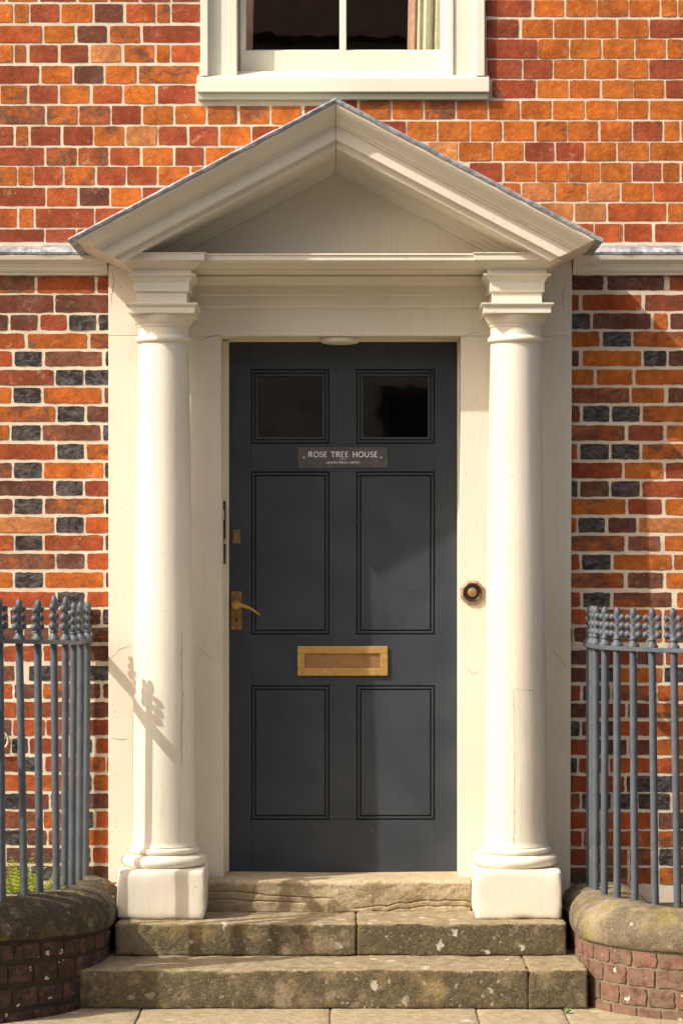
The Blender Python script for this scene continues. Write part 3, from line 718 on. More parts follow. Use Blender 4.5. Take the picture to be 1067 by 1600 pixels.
# pediment
AXX, TIPX, SL = -.035, .938, .527
ZA = 3.180
RP = [(.016, .0), (.016, -.492), (.022, -.495), (.030, -.492), (.042, -.481), (.054, -.463), (.064, -.446), (.071, -.438), (.077, -.436), (.0785, -.426), (.086, -.425), (.088, -.412), (.136, -.412), (.138, -.388), (.1625, -.386),
      (.164, -.376), (.166, -.135), (.174, -.132), (.180, -.118), (.190, -.108), (.195, -.106), (.196, -.096), (.208, -.092), (.209, -.06), (.209, .0)]
ped = MB().add([(AXX - .78, -.072, zc - .03), (AXX + .78, -.072, zc - .03), (AXX + .78, -.02, zc - .03), (AXX - .78, -.02, zc - .03)] +
               [(AXX - .76, -.072, zc + .0), (AXX + .76, -.072, zc + .0), (AXX + .76, -.02, zc), (AXX - .76, -.02, zc), (AXX, -.072, ZA - .14), (AXX, -.02, ZA - .14)],
               [(0, 1, 5, 4), (1, 2, 6, 5), (2, 3, 7, 6), (3, 0, 4, 7), (4, 5, 8), (6, 7, 9), (5, 6, 9, 8), (7, 4, 8, 9), (0, 3, 2, 1)]).build('tympanum', PAINT, dc)
for sgn in (-1, 1):
    rr_end, rr_mid = [], []
    for v, y in RP:
        e = TIPX - v / (SL + .43)
        rr_end.append((AXX + sgn * e, y, ZA - SL * e - v)); rr_mid.append((AXX - sgn * .0, y, ZA - v))
    rings = [[tuple(Vector(a).lerp(Vector(b), t)) for a, b in zip(rr_end, rr_mid)] for t in (0, .25, .5, .75, 1)]
    rings[-1] = [(x + sgn * .0006, y, z_) for x, y, z_ in rings[-1]]
    MB().rings(rings).build('raking_cornice', PAINT, ped, .0012, seg=1)
    # lead capping, slightly cockled
    rr = []
    N = 46
    for i in range(N + 1):
        e = (TIPX + .006) * (1 - i / N) + sgn * (.0004 if i == N else 0)
        x = AXX + sgn * e; zt = ZA - SL * e
        a = .0022 * n3(e * 14, sgn * 5, 1) + .0012 * n3(e * 45, sgn * 5, 3); d = .004 * n3(e * 19, sgn * 9, 5)
        zt += a
        rr.append([(x, .004, zt + .010), (x, -.482, zt + .001), (x, -.499 + d * .4, zt - .002), (x, -.5045 + d * .5, zt - .008), (x, -.5015 + d * .5, zt - .0175 + d), (x, -.4965, zt - .0185 + d), (x, -.492, zt - .0145), (x, .004, zt - .0145)])
    MB().rings(rr).build('lead_capping', LEAD, ped, smooth=True)

# lamp under the soffit
lm = MB().lathe(PX(531, .05), .055, [(.060, OT + .001), (.072, OT - .002), (.073, OT - .012), (.068, OT - .019), (.050, OT - .0225), (.02, OT - .0235)], 40).build('soffit_lamp', LAMPW, None, smooth=True)
tag(lm, 'small round cream lamp fixed under the lintel above the door', 'lamp')

# bell push
bx, bz = PX(737.6, -.04), PZ(925.8, -.04)
bell = thing('doorbell', 'octagonal copper bell push with a black ring on the right jamb', 'doorbell', (bx, -.03, bz))
k8 = .0475
MB().lathe_y(bx, bz, [(k8 * 1.0, -.0285), (k8, -.036), (k8 * .92, -.041), (k8 * .80, -.043), (.0365, -.0425), (.0355, -.034)], 8).build('back_plate', BELLM, bell, .001)
MB().lathe_y(bx, bz, [(.0352, -.0335), (.0352, -.0432), (.033, -.0445), (.024, -.040), (.020, -.038), (.0, -.038)], 40).build('ring', BLACK, bell, smooth=True)
MB().lathe_y(bx, bz, [(.0185, -.0375), (.0185, -.043), (.016, -.047), (.010, -.049), (.002, -.0495)], 32).build('button', COPPER, bell, smooth=True)

# ================================================================== FRONT DOOR
DY = .150
door = thing('front_door', 'dark slate blue six panelled front door with two glazed panes', 'door', (-.012, DY, .37))
def dx(p): return PX(p, DY)
def dz(p): return PZ(p, DY)
dl, dr, dt, db = dx(350.5), dx(719), dz(529), .366
GD = .014                                            # groove depth
leaf = MB()
xe = [392.4, 514.8, 556.6, 679.3]
rows = [(576.7, 693.7), (736.5, 991.7), (1070.7, 1281.3)]
# backing with openings for the two panes
gx = [(402.9, 506.4), (566.9, 669.0)]; gz = (587, 685.3)
gt, gb = dz(gz[0]), dz(gz[1])
for a, b in ((dl, dx(gx[0][0])), (dx(gx[0][1]), dx(gx[1][0])), (dx(gx[1][1]), dr)): leaf.box(a, b, DY + GD, DY + .045, gb, gt)
leaf.box(dl, dr, DY + GD, DY + .045, db, gb); leaf.box(dl, dr, DY + GD, DY + .045, gt, dt)
leaf.build('leaf', DOOR, door)
def dbox(name, x0, x1, z0, z1, y=DY, bev=.0012, mat_=None, par=None): return MB().box(x0, x1, y, DY + GD + .001, z0, z1).build(name, mat_ or DOOR, par or door, bev)
dbox('stile', dl, dx(xe[0]), db, dt); dbox('stile', dx(xe[3]), dr, db, dt)
rl = [dt] + [dz(v) for r in rows for v in r] + [db]
for i in range(0, 8, 2): dbox('rail', dx(xe[0]) + .0004, dx(xe[3]) - .0004, rl[i + 1], rl[i])
for r in rows: dbox('muntin', dx(xe[1]), dx(xe[2]), dz(r[1]) + .0004, dz(r[0]) - .0004)
G = .0058; BW = .0074
def frame_ring(name, x0, x1, z0, z1, wdt, y0, y1, par=None, bev=.0016):
    m = MB(); m.box(x0, x1, y0, y1, z1 - wdt, z1); m.box(x0, x1, y0, y1, z0, z0 + wdt)
    m.box(x0, x0 + wdt, y0, y1, z0 + wdt + .0002, z1 - wdt - .0002); m.box(x1 - wdt, x1, y0, y1, z0 + wdt + .0002, z1 - wdt - .0002)
    return m.build(name, DOOR, par or door, bev, seg=2)
for ci, (a, b) in enumerate(((xe[0], xe[1]), (xe[2], xe[3]))):
    for ri, (t, bt) in enumerate(rows):
        x0, x1, z0, z1 = dx(a), dx(b), dz(bt), dz(t)
        if ri == 0:
            bead = frame_ring('bead', x0 + G, x1 - G, z0 + G, z1 - G, BW, DY + .001, DY + GD + .001)
            ga, gb_ = dx(gx[ci][0]), dx(gx[ci][1])
            frame_ring('glazing_bead', x0 + G * 1.7 + BW, x1 - G * 1.7 - BW, z0 + G * 1.7 + BW, z1 - G * 1.7 - BW, (ga - x0) - G * 1.7 - BW + .001, DY + .004, DY + GD + .012, bead, .003)
            MB().box(ga - .004, gb_ + .004, DY + .028, DY + .032, gb - .004, gt + .004).build('pane', GLASS, door)
        else:
            frame_ring('bead', x0 + G, x1 - G, z0 + G, z1 - G, BW, DY + .001, DY + GD + .001)
            k = G * 2 + BW
            dbox('panel', x0 + k, x1 - k, z0 + k, z1 - k, DY + .0012, .0016)
# nameplate with its lettering
px0, px1, pz0, pz1 = dx(465.3), dx(605.8), dz(731.3), dz(699)
plate = MB().box(px0, px1, DY - .004, DY - .0002, pz0, pz1).build('nameplate', PLATE, door, .001)
for px_ in (475, 595.3):
    MB().lathe_y(dx(px_), dz(715), [(.0042, DY - .0035), (.0038, DY - .0055), (.001, DY - .006)], 12).build('screw', PALE, plate)
def arc(cx, cy, rx, ry, a0, a1, n=9): return [(cx + rx * math.cos(R(a0 + (a1 - a0) * i / n)), cy + ry * math.sin(R(a0 + (a1 - a0) * i / n))) for i in range(n + 1)]
TK, TN = .135, .09
def serif(x, y, l=.11): return [([(x - l, y), (x + l, y)], .05)]
GL = {   # advance width, strokes (polyline, width)
 'R': (.78, [([(.12, 0), (.12, 1)], TK), ([(.12, .95)] + arc(.36, .73, .22, .22, 90, -90) + [(.12, .51)], .12), ([(.36, .52), (.70, 0)], TK)] + serif(.12, .02) + serif(.10, .98, .08)),
 'O': (.98, [(arc(.48, .5, .42, .48, 0, 360, 22), .11)]),
 'S': (.62, [(arc(.30, .74, .20, .23, 20, 270, 9) + arc(.30, .26, .22, .25, 90, -160, 9), .10)]),
 'E': (.64, [([(.12, 0), (.12, 1)], TK), ([(.12, .97), (.52, .97)], TN), ([(.12, .52), (.44, .52)], TN), ([(.12, .03), (.55, .03)], TN)]),
 'T': (.74, [([(.36, 0), (.36, 1)], TK), ([(.02, .97), (.70, .97)], TN), ([(.03, .97), (.03, .84)], .05), ([(.69, .97), (.69, .84)], .05)] + serif(.36, .02, .14)),
 'H': (.92, [([(.14, 0), (.14, 1)], TK), ([(.76, 0), (.76, 1)], TK), ([(.14, .52), (.76, .52)], TN)] + serif(.14, .02) + serif(.76, .02) + serif(.14, .98) + serif(.76, .98)),
 'U': (.86, [([(.13, 1), (.13, .36)] + arc(.42, .34, .29, .32, 180, 360, 8) + [(.71, 1)], .105)] + serif(.13, .98) + serif(.71, .98)),
 'L': (.62, [([(.12, 0), (.12, 1)], TK), ([(.12, .03), (.56, .03)], TN)] + serif(.12, .98)),
 'I': (.34, [([(.16, 0), (.16, 1)], TK)] + serif(.16, .02) + serif(.16, .98)),
 'B': (.70, [([(.12, 0), (.12, 1)], TK), ([(.12, .97)] + arc(.34, .76, .20, .21, 90, -90) + [(.12, .55)], TN), ([(.34, .55)] + arc(.36, .28, .24, .26, 90, -90) + [(.12, .02)], TN)]),
 'A': (.86, [([(.04, 0), (.42, 1)], TN), ([(.42, 1), (.80, 0)], TK), ([(.18, .34), (.66, .34)], .06)] + serif(.05, .02) + serif(.80, .02)),
 'N': (.92, [([(.13, 0), (.13, 1)], TN), ([(.13, 1), (.77, 0)], TK), ([(.77, 0), (.77, 1)], TN)] + serif(.13, .02) + serif(.77, .98)),
 'P': (.66, [([(.12, 0), (.12, 1)], TK), ([(.12, .97)] + arc(.34, .72, .22, .25, 90, -90) + [(.12, .47)], TN)] + serif(.12, .02)),
 'M': (1.08, [([(.10, 0), (.18, 1)], TN), ([(.18, 1), (.52, 0)], TK), ([(.52, 0), (.86, 1)], TN), ([(.86, 1), (.96, 0)], TK)]),
 'D': (.90, [([(.12, 0), (.12, 1)], TK), ([(.12, .97), (.34, .97)] + arc(.38, .5, .40, .47, 90, -90, 12) + [(.12, .03)], .09)]),
 ' ': (.42, [])}
def letters(mb, txt, cx, zb, h, width, y):
    tr = .10; tot = sum(GL[c][0] + tr for c in txt) - tr; kx = width / tot; x = cx - width / 2
    for c in txt:
        adv, strokes = GL[c]
        for pts, wd in strokes:
            P = [Vector((x + a * kx, zb + b * h)) for a, b in pts]; L, Rr = [], []
            for i, p in enumerate(P):
                d = (P[min(i + 1, len(P) - 1)] - P[max(i - 1, 0)]).normalized(); nrm = Vector((-d.y, d.x)) * wd * h * .66
                L.append((p.x + nrm.x, y, p.y + nrm.y)); Rr.append((p.x - nrm.x, y, p.y - nrm.y))
            n = len(P); mb.add(L + Rr, [(i, i + 1, n + i + 1, n + i) for i in range(n - 1)])
        x += (adv + tr) * kx
lt = MB(); letters(lt, 'ROSE TREE HOUSE', dx(536), dz(714.3), .0206, .262, DY - .0052)
letters(lt, 'LIBANUS PRESS LIMITED', dx(535.8), dz(724.2), .0075, .128, DY - .0052)
lt.box(dx(531), dx(541), DY - .0053, DY - .0048, dz(717.6), dz(716.9))
lt.build('lettering', LETTER, plate)
# letter plate
lp = frame_ring('letter_plate', dx(465), dx(605.5), dz(1055.6), dz(1009.6), .0275, DY - .011, DY - .0002, None, .0025)
lp.data.materials.clear(); lp.data.materials.append(BRASS)
MB().box(dx(475), dx(595), DY - .0035, DY + .001, dz(1046.5), dz(1019.5)).build('flap', COPPER, lp, .0015)
# lever handle on its plate
hp = MB().box(dx(361.4), dx(378), DY - .0045, DY - .0002, dz(983.8), dz(924.4)).build('handle_plate', BRONZE, door, .0012)
for i in range(7): MB().lathe_y(dx(363.0 + i * 2.25), dz(924.3), [(.0027, DY - .0001), (.0027, DY - .004), (.0012, DY - .0048)], 8).build('crest', BRONZE, hp)
for a, b in ((363.6, 927.5), (375.8, 927.5), (363.6, 980.8), (375.8, 980.8)): MB().lathe_y(dx(a), dz(b), [(.0028, DY - .004), (.0024, DY - .006), (.0006, DY - .0064)], 10).build('screw', PALE, hp)
hx, hz = dx(369), dz(945)
MB().lathe_y(hx, hz, [(.0172, DY - .004), (.0172, DY - .008), (.0135, DY - .012), (.0115, DY - .016), (.0115, DY - .036), (.0135, DY - .040), (.0135, DY - .050), (.010, DY - .054), (.002, DY - .055)], 24).build('rose', BRASS, hp, smooth=True)
pts = [(hx, DY - .045, hz)]; rads = [.0105]
for i in range(1, 11):
    t = i / 10; pts.append((hx + (dx(406.5) - hx) * t, DY - .046 - .004 * math.sin(PI * t), hz - (hz - dz(960.5)) * (t ** 1.7) + .003 * math.sin(PI * t))); rads.append(.0088 - .0056 * t)
MB().tube(pts, rads, 10).build('lever', BRASS, hp, smooth=True)
MB().lathe_y(dx(369.6), dz(967), [(.0042, DY - .0042), (.0042, DY - .0049), (.0, DY - .0049)], 16).box(dx(369.6) - .0022, dx(369.6) + .0022, DY - .0049, DY - .0042, dz(972.5), dz(967)).build('keyhole', BLACK, hp)
ec = MB().box(dx(363.8), dx(375.8), DY - .006, DY - .0002, dz(849.6), dz(827.6)).build('lock_plate', BRONZE, door, .004, seg=3)
MB().lathe_y(dx(369.8), dz(836), [(.0095, DY - .0055), (.0095, DY - .009), (.008, DY - .0098), (.0, DY - .0098)], 20).build('cylinder', COPPER, ec)
MB().box(dx(369.8) - .001, dx(369.8) + .001, DY - .0102, DY - .0096, dz(838.5), dz(833.5)).build('keyhole', BLACK, ec)

# ================================================================== STEPS
def slabs(name, label, xs, y0, y1, z0, z1, mat_, seed, **kw):
    root = thing(name, label, 'step', ((xs[0] + xs[-1]) / 2, (y0 + y1) / 2, z0), 'steps up to the door')
    for i in range(len(xs) - 1):
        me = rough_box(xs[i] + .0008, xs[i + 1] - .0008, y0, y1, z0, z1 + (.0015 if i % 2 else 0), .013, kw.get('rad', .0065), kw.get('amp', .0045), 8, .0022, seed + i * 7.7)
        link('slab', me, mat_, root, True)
    return root
Z1, Z2 = .252, .136
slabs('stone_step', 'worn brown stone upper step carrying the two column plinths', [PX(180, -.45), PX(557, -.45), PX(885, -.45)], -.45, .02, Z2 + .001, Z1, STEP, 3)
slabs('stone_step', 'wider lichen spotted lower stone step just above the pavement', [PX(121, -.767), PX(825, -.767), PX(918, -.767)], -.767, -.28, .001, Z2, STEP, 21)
# threshold: bedded sandstone whose layers have weathered into ledges
def threshold():
    x0, x1, yf, yb, z0, z1 = PX(324, -.13), PX(735, -.13), -.13, .26, Z1 + .001, .3705
    nx, nz, ny = 190, 46, 10; V = []; F = []; wr = []
    def ledge(x, z_):
        t = (z_ - z0) / (z1 - z0); d = 0
        la = .62 - .22 * min(1, max(0, (x + .45) / .35)) + .06 * n3(x * 6, 1, 0) + .05 * n3(x * 19, 2, 0)
        lb = .36 - .10 * min(1, max(0, (x + .45) / .3)) + .06 * n3(x * 8, 9, 0) + .05 * n3(x * 21, 4, 0)
        lc = .10 + .22 * min(1, max(0, (x - .05) / .25)) + .05 * n3(x * 9, 6, 0) + .05 * n3(x * 23, 8, 0)
        for q, on in ((la, 1 if x < -.08 else max(0, 1 - (x + .08) / .05)), (lb, 1 if x < -.16 else max(0, 1 - (x + .16) / .05)), (lc, 1 if x > .06 else max(0, 1 - (.06 - x) / .05)), (lc - .17, 1 if x > .1 else 0)):
            g = max(0, 1 - abs(t - q) / .035); d += (.007 * g + (.003 if t > q else 0)) * on
        return d + .005 * n3(x * 9, 3, z_ * 20) + .0025 * n3(x * 34, 5, z_ * 45)
    for j in range(nz + 1):
        t = j / nz; z_ = z0 + (z1 - z0) * t
        rd = max(0, (t - .80) / .20); back = .018 * (1 - math.sqrt(max(0, 1 - rd * rd))); drop = 0
        for i in range(nx + 1):
            x = x0 + (x1 - x0) * i / nx
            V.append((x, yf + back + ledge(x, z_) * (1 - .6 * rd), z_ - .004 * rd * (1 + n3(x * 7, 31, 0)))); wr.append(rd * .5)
    for j in range(1, ny + 1):
        y = yf + .02 + (yb - yf - .02) * j / ny
        for i in range(nx + 1):
            x = x0 + (x1 - x0) * i / nx
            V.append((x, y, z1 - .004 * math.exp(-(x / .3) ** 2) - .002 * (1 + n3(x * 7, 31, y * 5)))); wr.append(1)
    for j in range(nz + ny):
        for i in range(nx):
            a = j * (nx + 1) + i; F.append((a, a + 1, a + nx + 2, a + nx + 1))
    k0 = len(V)
    for i in (0, nx):       # end faces and underside
        col_ = [j * (nx + 1) + i for j in range(nz + ny + 1)]
        x = V[col_[0]][0]; V.append((x, yb, z0)); wr.append(0)
        f = col_ + [len(V) - 1]; F.append(tuple(f if i else f[::-1]))
    me = bpy.data.meshes.new('threshold'); me.from_pydata(V, [], F)
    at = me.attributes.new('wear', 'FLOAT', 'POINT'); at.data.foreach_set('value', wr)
    tag(link('threshold', me, SILLST, None, True), 'pale sandstone threshold with weathered ledges directly under the door', 'threshold')
threshold()

# ================================================================== DWARF WALLS AND RAILINGS
def wall_path(sgn, xs, cxa, cya, rad, x_end):
    """outer face of the dwarf wall: out from the house, round a quarter circle, along the street"""
    pts = []
    y = .0
    for i in range(9): pts.append((sgn * xs, y + (cya - y) * i / 8, -sgn, 0))
    for i in range(1, 25):
        a = (PI / 2) * i / 24
        pts.append((sgn * (cxa - rad * math.cos(a)), cya - rad * math.sin(a), -sgn * math.cos(a), -math.sin(a)))
    n = 30
    for i in range(1, n + 1): pts.append((sgn * (cxa + (x_end - cxa) * i / n), cya - rad, 0, -1))
    return pts            # x, y, outward nx, ny
def along(path, s):
    d = 0
    for a, b in zip(path, path[1:]):
        L = math.hypot(b[0] - a[0], b[1] - a[1])
        if d + L >= s: t = (s - d) / L; return [a[i] + (b[i] - a[i]) * t for i in range(4)]
        d += L
    return list(path[-1])
def length(path): return sum(math.hypot(b[0] - a[0], b[1] - a[1]) for a, b in zip(path, path[1:]))

def dwarf_wall(sgn, path, ztop, zcop, cmat, mmat, label, clabel, codes, seed, rise=0.0):
    root = thing('garden_wall', label, 'wall', (path[20][0], path[20][1] + .1, 0), 'curved dwarf walls beside the steps')
    Lp = length(path); rnd_ = random.Random(seed)
    def up(y): return rise * max(0, -y - .35) / .65
    def sweep(prof, s0, s1, ds, amp, sd):
        rr = []; n = max(2, int((s1 - s0) / ds))
        for i in range(n + 1):
            s = s0 + (s1 - s0) * i / n; x, y, nx, ny = along(path, s); q = math.hypot(nx, ny); nx /= q; ny /= q
            ring = []
            for o, z_ in prof:
                e = amp * n3(s * 9 + sd, o * 12, z_ * 12) + amp * .55 * n3(s * 31 + sd, o * 34, z_ * 34) + amp * .2 * n3(s * 75 + sd, o * 80, z_ * 80)
                ring.append((x - nx * (o - e), y - ny * (o - e), z_ + e * .7 + (up(y) if z_ > .1 else 0)))
            rr.append(ring)
        return rr
    core = MB().rings(sweep([(.0035, -.01), (.0035, zcop + .004), (.27, zcop + .004), (.27, -.01)], 0, Lp, .05, .001, seed)).build('core', mmat, root)
    # half-round coping in two or three stones
    prof = []
    for i in range(27):
        a = PI * i / 26; c_ = math.cos(a); sn = math.sin(a)
        prof.append((.135 - .150 * math.copysign(abs(c_) ** .85, c_), zcop + .022 + (ztop - zcop - .022) * (sn ** .8)))
    prof = [(-.006, zcop - .004), (-.013, zcop + .010)] + prof[1:-1] + [(.283, zcop + .010), (.276, zcop)]
    cuts = [0.0, .36 if sgn > 0 else .30, 1.45, 2.15, Lp]
    for a, b in zip(cuts, cuts[1:]):
        V = sweep(prof, a + .002, b - .002, .012, .008, seed + a)
        m = MB().rings(V); o = m.build('coping', cmat, root, smooth=True)
        if a == 0: o['label'] = clabel
    # brick courses on the outer face
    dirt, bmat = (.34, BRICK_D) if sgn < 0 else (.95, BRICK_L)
    ch = (zcop - .0) / 3.5; V, F, T, P = [], [], [], []
    for c in range(4):
        z1 = zcop - c * ch - (.014 if c == 0 else .004); z0 = max(-.01, zcop - (c + 1) * ch + .004)
        s = .02 + (.05 if c % 2 else 0)
        while s < Lp - .12:
            bw = rnd_.uniform(.085, .112); x, y, nx, ny = along(path, s + bw / 2); q = math.hypot(nx, ny); nx /= q; ny /= q
            rr = random.Random(rnd_.random())
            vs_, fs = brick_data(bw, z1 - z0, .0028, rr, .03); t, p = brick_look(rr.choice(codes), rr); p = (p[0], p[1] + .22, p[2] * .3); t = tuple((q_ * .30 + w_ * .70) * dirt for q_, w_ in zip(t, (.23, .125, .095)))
            ang = math.atan2(nx, -ny)     # local -y faces outward
            inview = abs(x) < 1.20 and -sgn * nx > -.2
            if inview:
                me = bpy.data.meshes.new('brick'); me.from_pydata(vs_, [], fs); brick_attr(me, [t] * len(vs_), [p] * len(vs_))
                o = link('brick', me, bmat, core); o.location = (x, y, (z0 + z1) / 2 + up(y) * (z0 + z1) / 2 / zcop); o.rotation_euler = (0, 0, ang)
            else:
                ca, sa = math.cos(ang), math.sin(ang); k0 = len(V)
                V += [(x + a * ca - b * sa, y + a * sa + b * ca, z_ + (z0 + z1) / 2) for a, b, z_ in vs_]; F += [tuple(i + k0 for i in f) for f in fs]; T += [t] * len(vs_); P += [p] * len(vs_)
            s += bw + .009
    me = bpy.data.meshes.new('brickwork'); me.from_pydata(V, [], F); brick_attr(me, T, P)
    kind(link('brickwork', me, bmat, core), 'stuff')
    return root
pathL = wall_path(-1, .84, 1.60, -.45, .76, 3.2)
pathR = wall_path(1, .815, 1.315, -.54, .50, 3.2)
for pth, sg in ((pathL, -1), (pathR, 1)):          # planting beds between dwarf wall and house
    edge = [(x - nx * .15, y - ny * .15, .25) for x, y, nx, ny in pth]
    V = edge + [(sg * WX, .003, .27), (edge[0][0], .003, .27)]
    kind(MB().add(V, [tuple(range(len(V)))]).build('soil', SOIL), 'structure')
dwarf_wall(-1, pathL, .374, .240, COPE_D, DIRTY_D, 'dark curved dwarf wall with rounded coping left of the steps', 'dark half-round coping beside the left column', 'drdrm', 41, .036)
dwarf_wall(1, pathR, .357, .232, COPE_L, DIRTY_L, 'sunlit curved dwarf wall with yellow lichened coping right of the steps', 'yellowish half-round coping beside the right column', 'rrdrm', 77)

# one finial, in the plane of the rail (x = along the rail)
def finial_mesh():
    m = MB()
    m.lathe(0, 0, [(.0215, 0), (.0215, .006), (.019, .010), (.014, .016), (.0125, .022), (.015, .025), (.0155, .029), (.012, .033), (.0095, .040), (.0090, .070), (.0085, .098), (.0100, .104), (.0125, .114), (.0125, .122), (.0095, .132), (.004, .138), (.0005, .1395)], 12)
    for sg in (-1, 1):
        for i, (z0, rb) in enumerate(((.0200, .0132), (.049, .0130), (.0785, .0118))):
            pts = []
            for t in (0, .25, .5, .75, 1.0):
                a = t * PI * .92
                pts.append((sg * (.006 + .0115 * (1 - math.cos(a)) + .001), 0, z0 + .002 + .024 * math.sin(a * .72) + .004 * t))
            m.tube(pts, [.0042, .0044, .0046, .005, .0055], 6)
            cx_, cz_ = pts[-1][0] + sg * .0005, pts[-1][2] - .003
            rr = []
            for k in range(7):
                b = -PI / 2 + PI * k / 6; rr.append([(cx_ + rb * max(.02, math.cos(b)) * math.cos(2 * PI * j / 9), rb * max(.02, math.cos(b)) * math.sin(2 * PI * j / 9), cz_ + rb * math.sin(b)) for j in range(9)])
            m.rings(rr)
    me = bpy.data.meshes.new('finial'); me.from_pydata(m.v, [], m.f)
    bm = bmesh.new(); bm.from_mesh(me); bmesh.ops.recalc_face_normals(bm, faces=bm.faces); bm.to_mesh(me); bm.free()
    me.materials.append(IRON); me.shade_smooth()
    try: me.set_sharp_from_angle(angle=R(50))
    except Exception: pass
    return me
FIN = finial_mesh()
def railing(sgn, feet, zfoot0, zrail0, label, extra, rise=0.0):
    zfoot, zrail = zfoot0, zrail0
    def up(y): return rise * max(0, -y - .35) / .65
    root = thing('iron_railing', label, 'railing', (feet[4][0], feet[4][1], zfoot), 'iron railings on the dwarf walls')
    pts = [(x + d, y, zrail) for x, y, d in feet]
    lx, ly, _ = feet[-1]; x, y = lx, ly
    more = []
    for i in range(extra):
        a = min(1.0, (i + 1) / 5); px_, py_ = feet[-1][0] - feet[-2][0], feet[-1][1] - feet[-2][1]
        d = Vector((px_, py_)).lerp(Vector((sgn * .1, 0)), a).normalized() * .098; x += d.x; y += d.y; more.append((x, y, 0))
    allf = feet + more
    top = [(x + d, y) for x, y, d in allf]
    top = [(top[0][0] - (top[1][0] - top[0][0]) * .3, top[0][1] + .05)] + top
    # flat bar rail
    fine = []
    for i in range(len(top) - 1):
        p0, p1, p2, p3 = [Vector(top[min(max(k, 0), len(top) - 1)]) for k in (i - 1, i, i + 1, i + 2)]
        for t in (0, .25, .5, .75):
            fine.append(.5 * ((2 * p1) + (-p0 + p2) * t + (2 * p0 - 5 * p1 + 4 * p2 - p3) * t * t + (-p0 + 3 * p1 - 3 * p2 + p3) * t ** 3))
    fine.append(Vector(top[-1])); rr = []
    for i, p in enumerate(fine):
        d = (fine[min(i + 1, len(fine) - 1)] - fine[max(i - 1, 0)]).normalized(); nn = Vector((-d.y, d.x)) * .0205
        rr.append([(p.x + g_ * nn.x, p.y + g_ * nn.y, zrail0 + up(p.y) * .7 + h_) for g_, h_ in ((1, -.0075), (-1, -.0075), (-1, .0075), (1, .0075))])
    MB().rings(rr).build('top_rail', IRON, root, .002, seg=1, angle=50)
    for i, (x, y, d) in enumerate(allf):
        rb = random.Random(i * 3 + sgn); zfoot, zrail = zfoot0 + up(y), zrail0 + up(y) * .7
        n = 9; P_ = [(x + d * t + .0012 * n3(t * 3, i, sgn * 4), y + .0012 * n3(t * 3, i, 9), zfoot - .03 + (zrail - zfoot + .03) * t) for t in [k / n for k in range(n + 1)]]
        bar = MB().tube(P_, [.0132 + .0006 * n3(k * .7, i, 3) for k in range(n + 1)], 12).build('baluster', IRON, root, smooth=True)
        a, b = allf[max(i - 1, 0)], allf[min(i + 1, len(allf) - 1)]
        f = bpy.data.objects.new('finial', FIN); C.objects.link(f); f.parent = bar
        tall = 1.13 if (sgn < 0 and i in (3, 4)) else 1.0
        f.location = (x + d, y, zrail + .0072); f.rotation_euler = (rb.uniform(-.02, .02), rb.uniform(-.02, .02), math.atan2(b[1] - a[1], b[0] - a[0]) + rb.uniform(-.12, .12)); f.scale = (1, 1, tall)
    return root
k = 1 / 440
railing(-1, [(-.9636, -.03, 3 * k), (-.973, -.165, 3 * k), (-.983, -.33, 3 * k), (-.9948, -.46, 1 * k), (-1.0094, -.60, -4 * k), (-1.0495, -.76, -3.5 * k), (-1.0884, -.876, -8 * k), (-1.149, -.989, -4 * k)], .374, 1.246,
        'grey iron railing with scrolled finials left of the left column', 8, .036)
railing(1, [(.896, -.11, 0), (.897, -.215, 0), (.900, -.315, 0), (.917, -.455, 1 * k), (.9525, -.55, 0), (1.0056, -.635, -2.4 * k), (1.067, -.724, -5 * k), (1.135, -.805, -6.5 * k)], .352, 1.233,
        'grey iron railing with scrolled finials right of the right column', 8)

# ================================================================== SMALL THINGS
rnd = random.Random(3)
def fern(name, label, cx, cy, cz, n, ln, spread, mat_):
    root = thing(name, label, 'plant', (cx, cy, cz), 'ferns behind the left railing')
    for i in range(n):
        m = MB(); a = rnd.uniform(0, 2 * PI); l = ln * rnd.uniform(.55, 1.1); lean = rnd.uniform(.15, .75) * spread
        bx_, by_ = cx + rnd.uniform(-.07, .07), cy + rnd.uniform(-.05, .05)
        P_ = []
        for t in [q / 14 for q in range(15)]:
            P_.append(Vector((bx_ + math.cos(a) * lean * l * t * t, by_ + math.sin(a) * lean * l * t * t, cz + l * (t - .28 * lean * t * t))))
        m.tube(P_, [.0016 * (1 - .7 * q / 14) for q in range(15)], 4)
        side = Vector((-math.sin(a), math.cos(a), 0))
        for q in range(2, 15):
            w_ = .026 * math.sin(PI * (q + 1) / 17) + .003
            for sg in (-1, 1):
                d = (side * sg + Vector((math.cos(a) * .3, math.sin(a) * .3, .45))).normalized(); p = P_[q]; tip = p + d * w_ + Vector((0, 0, -.004 * rnd.random()))
                u = (P_[q] - P_[q - 1]).normalized() * .0048; mid = p.lerp(tip, .5)
                m.add([p, mid - u, tip, mid + u], [(0, 1, 2, 3)])
        m.build('frond', mat_, root)
    return root
fern('fern', 'bright yellow-green fern clump behind the left railing', -1.12, -.42, .25, 34, .24, .9, FERN)
fern('fern', 'small fern at the left edge behind the first railing bar', -1.25, -.45, .25, 16, .15, .9, FERN)
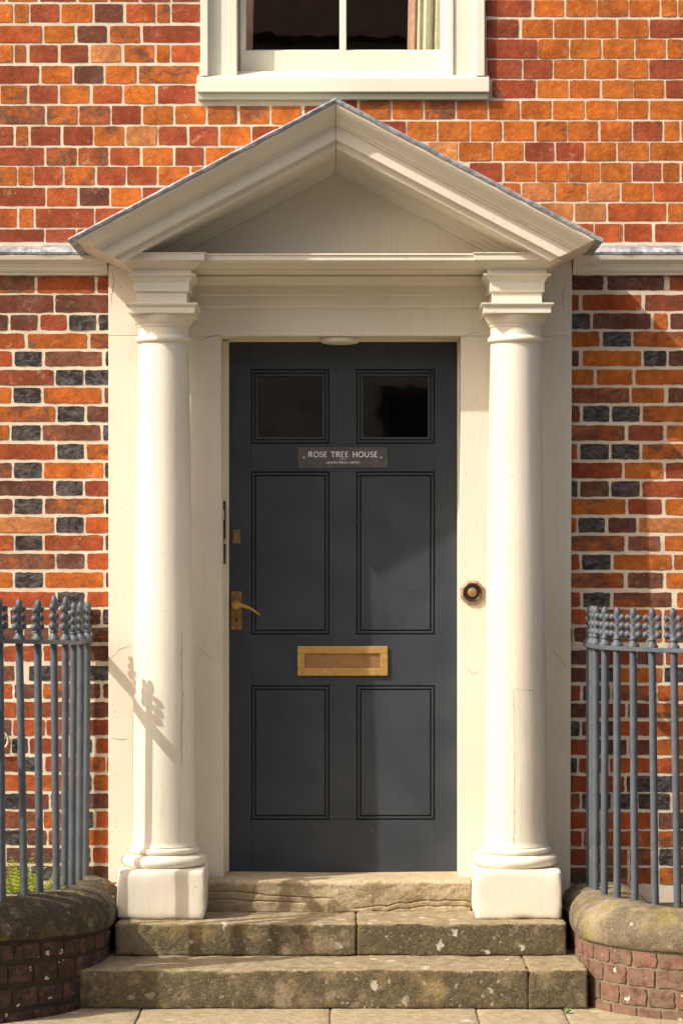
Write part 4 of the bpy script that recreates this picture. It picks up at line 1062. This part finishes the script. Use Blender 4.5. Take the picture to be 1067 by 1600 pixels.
def weed(label, cx, cy, cz, n, r, name='weed'):
    root = thing(name, label, 'plant', (cx, cy, cz), 'small green weeds')
    for i in range(n):
        a = rnd.uniform(0, 2 * PI); d = Vector((math.cos(a), math.sin(a), rnd.uniform(.3, 1.3))).normalized(); L = r * rnd.uniform(.5, 1)
        p = Vector((cx, cy, cz)); t = p + d * L; s = d.cross(Vector((0, 0, 1))).normalized() * L * .3; mid = p.lerp(t, .65) + Vector((0, 0, .004))
        MB().tube([p, p.lerp(t, .5)], .0008, 4).add([p.lerp(t, .35), mid - s, t, mid + s], [(0, 1, 2, 3)]).build('leaf', WEED, root)
weed('small green weed in the corner right of the right plinth', PX(881, -.2), -.20, .255, 14, .05)
weed('small green weed growing at the foot of the bricks behind the right railing', PX(911, -.1), -.06, .35, 12, .05)
weed('tiny weed in the pavement joint by the right dwarf wall', PX(884, -.9), -.86, .0, 8, .03)
m = MB()
for i in range(46):
    x, y = PX(172, -.2) + rnd.uniform(-.03, .012), rnd.uniform(-.30, -.05); zz = .27 + rnd.uniform(0, .09) * (1 + (y + .3))
    a = rnd.uniform(0, 6.3); L = rnd.uniform(.008, .018); u = Vector((math.cos(a), math.sin(a), rnd.uniform(-.6, .6))) * L; v_ = Vector((-math.sin(a), math.cos(a), rnd.uniform(-.8, .8))) * L * .5
    p = Vector((x, y, zz)); m.add([p - u, p - v_, p + u, p + v_ + Vector((0, 0, .002))], [(0, 1, 2, 3)])
ll = kind(m.build('leaf_litter', DEAD), 'stuff'); tag(ll, 'dry brown leaf litter caught between the left wall and plinth', 'leaves')
# pale ring on the bricks at the left edge
rx, rz = PX(0, -.03), PZ(1157, -.03)
ring = thing('wall_ring', 'pale metal ring on the bricks behind the railing at the left edge', 'ring', (rx, 0, rz))
MB().tube([(rx + .030 * math.cos(2 * PI * i / 24), -.022, rz + .033 * math.sin(2 * PI * i / 24)) for i in range(25)], .0042, 8).build('hoop', PALE, ring, smooth=True)
MB().tube([(rx, .004, rz + .033), (rx, -.022, rz + .034)], .0065, 8).build('staple', PALE, ring, smooth=True)

# ================================================================== HOUSE ACROSS THE STREET (seen only mirrored in the glass)
OY = -17.0
oh = thing('opposite_house', 'plain brown house across the street, seen only as a dim reflection in the glass', 'house', (0, OY, 0))
ow = MB().box(-14, 14, OY - 6, OY, -.13, 6.9).build('wall', OWALL, oh)
MB().add([(-14.4, OY + .4, 6.8), (14.4, OY + .4, 6.8), (14.4, OY - 3, 9.5), (-14.4, OY - 3, 9.5), (14.4, OY - 6.4, 6.8), (-14.4, OY - 6.4, 6.8)], [(0, 1, 2, 3), (3, 2, 4, 5), (1, 4, 2), (0, 3, 5), (0, 5, 4, 1)]).build('roof', OROOF, oh)
def far_window(x, z_, w_, h_):
    fr = MB().box(x - w_ - .08, x + w_ + .08, OY + .002, OY + .05, z_ - .08, z_ + h_ + .08).build('window', OROOF, oh)
    MB().box(x - w_, x - .03, OY + .051, OY + .06, z_, z_ + h_).box(x + .03, x + w_, OY + .051, OY + .06, z_, z_ + h_).build('pane', BLACK, fr)
for x in (-11, -7.5, -4, 4.4, 7.5, 10.5): far_window(x, .9, .5, 1.4)
for x in (-11, -7.5, -4, -1.6, 4.4, 7.5, 10.5): far_window(x, 5.1, .5, 1.3)
far_window(.98, 1.75, .55, 1.5)
dd = MB().box(2.2, 3.2, OY + .002, OY + .06, -.1, 2.1).build('door', mat_plain('dark_green_door', (.02, .05, .035), .5), oh)
MB().lathe_y(2.35, 1.0, [(.03, OY + .06), (.035, OY + .09), (.01, OY + .11)], 12).build('knob', BRASS, dd)

print('BRICKS', len(red), len(burnt), len(todo))
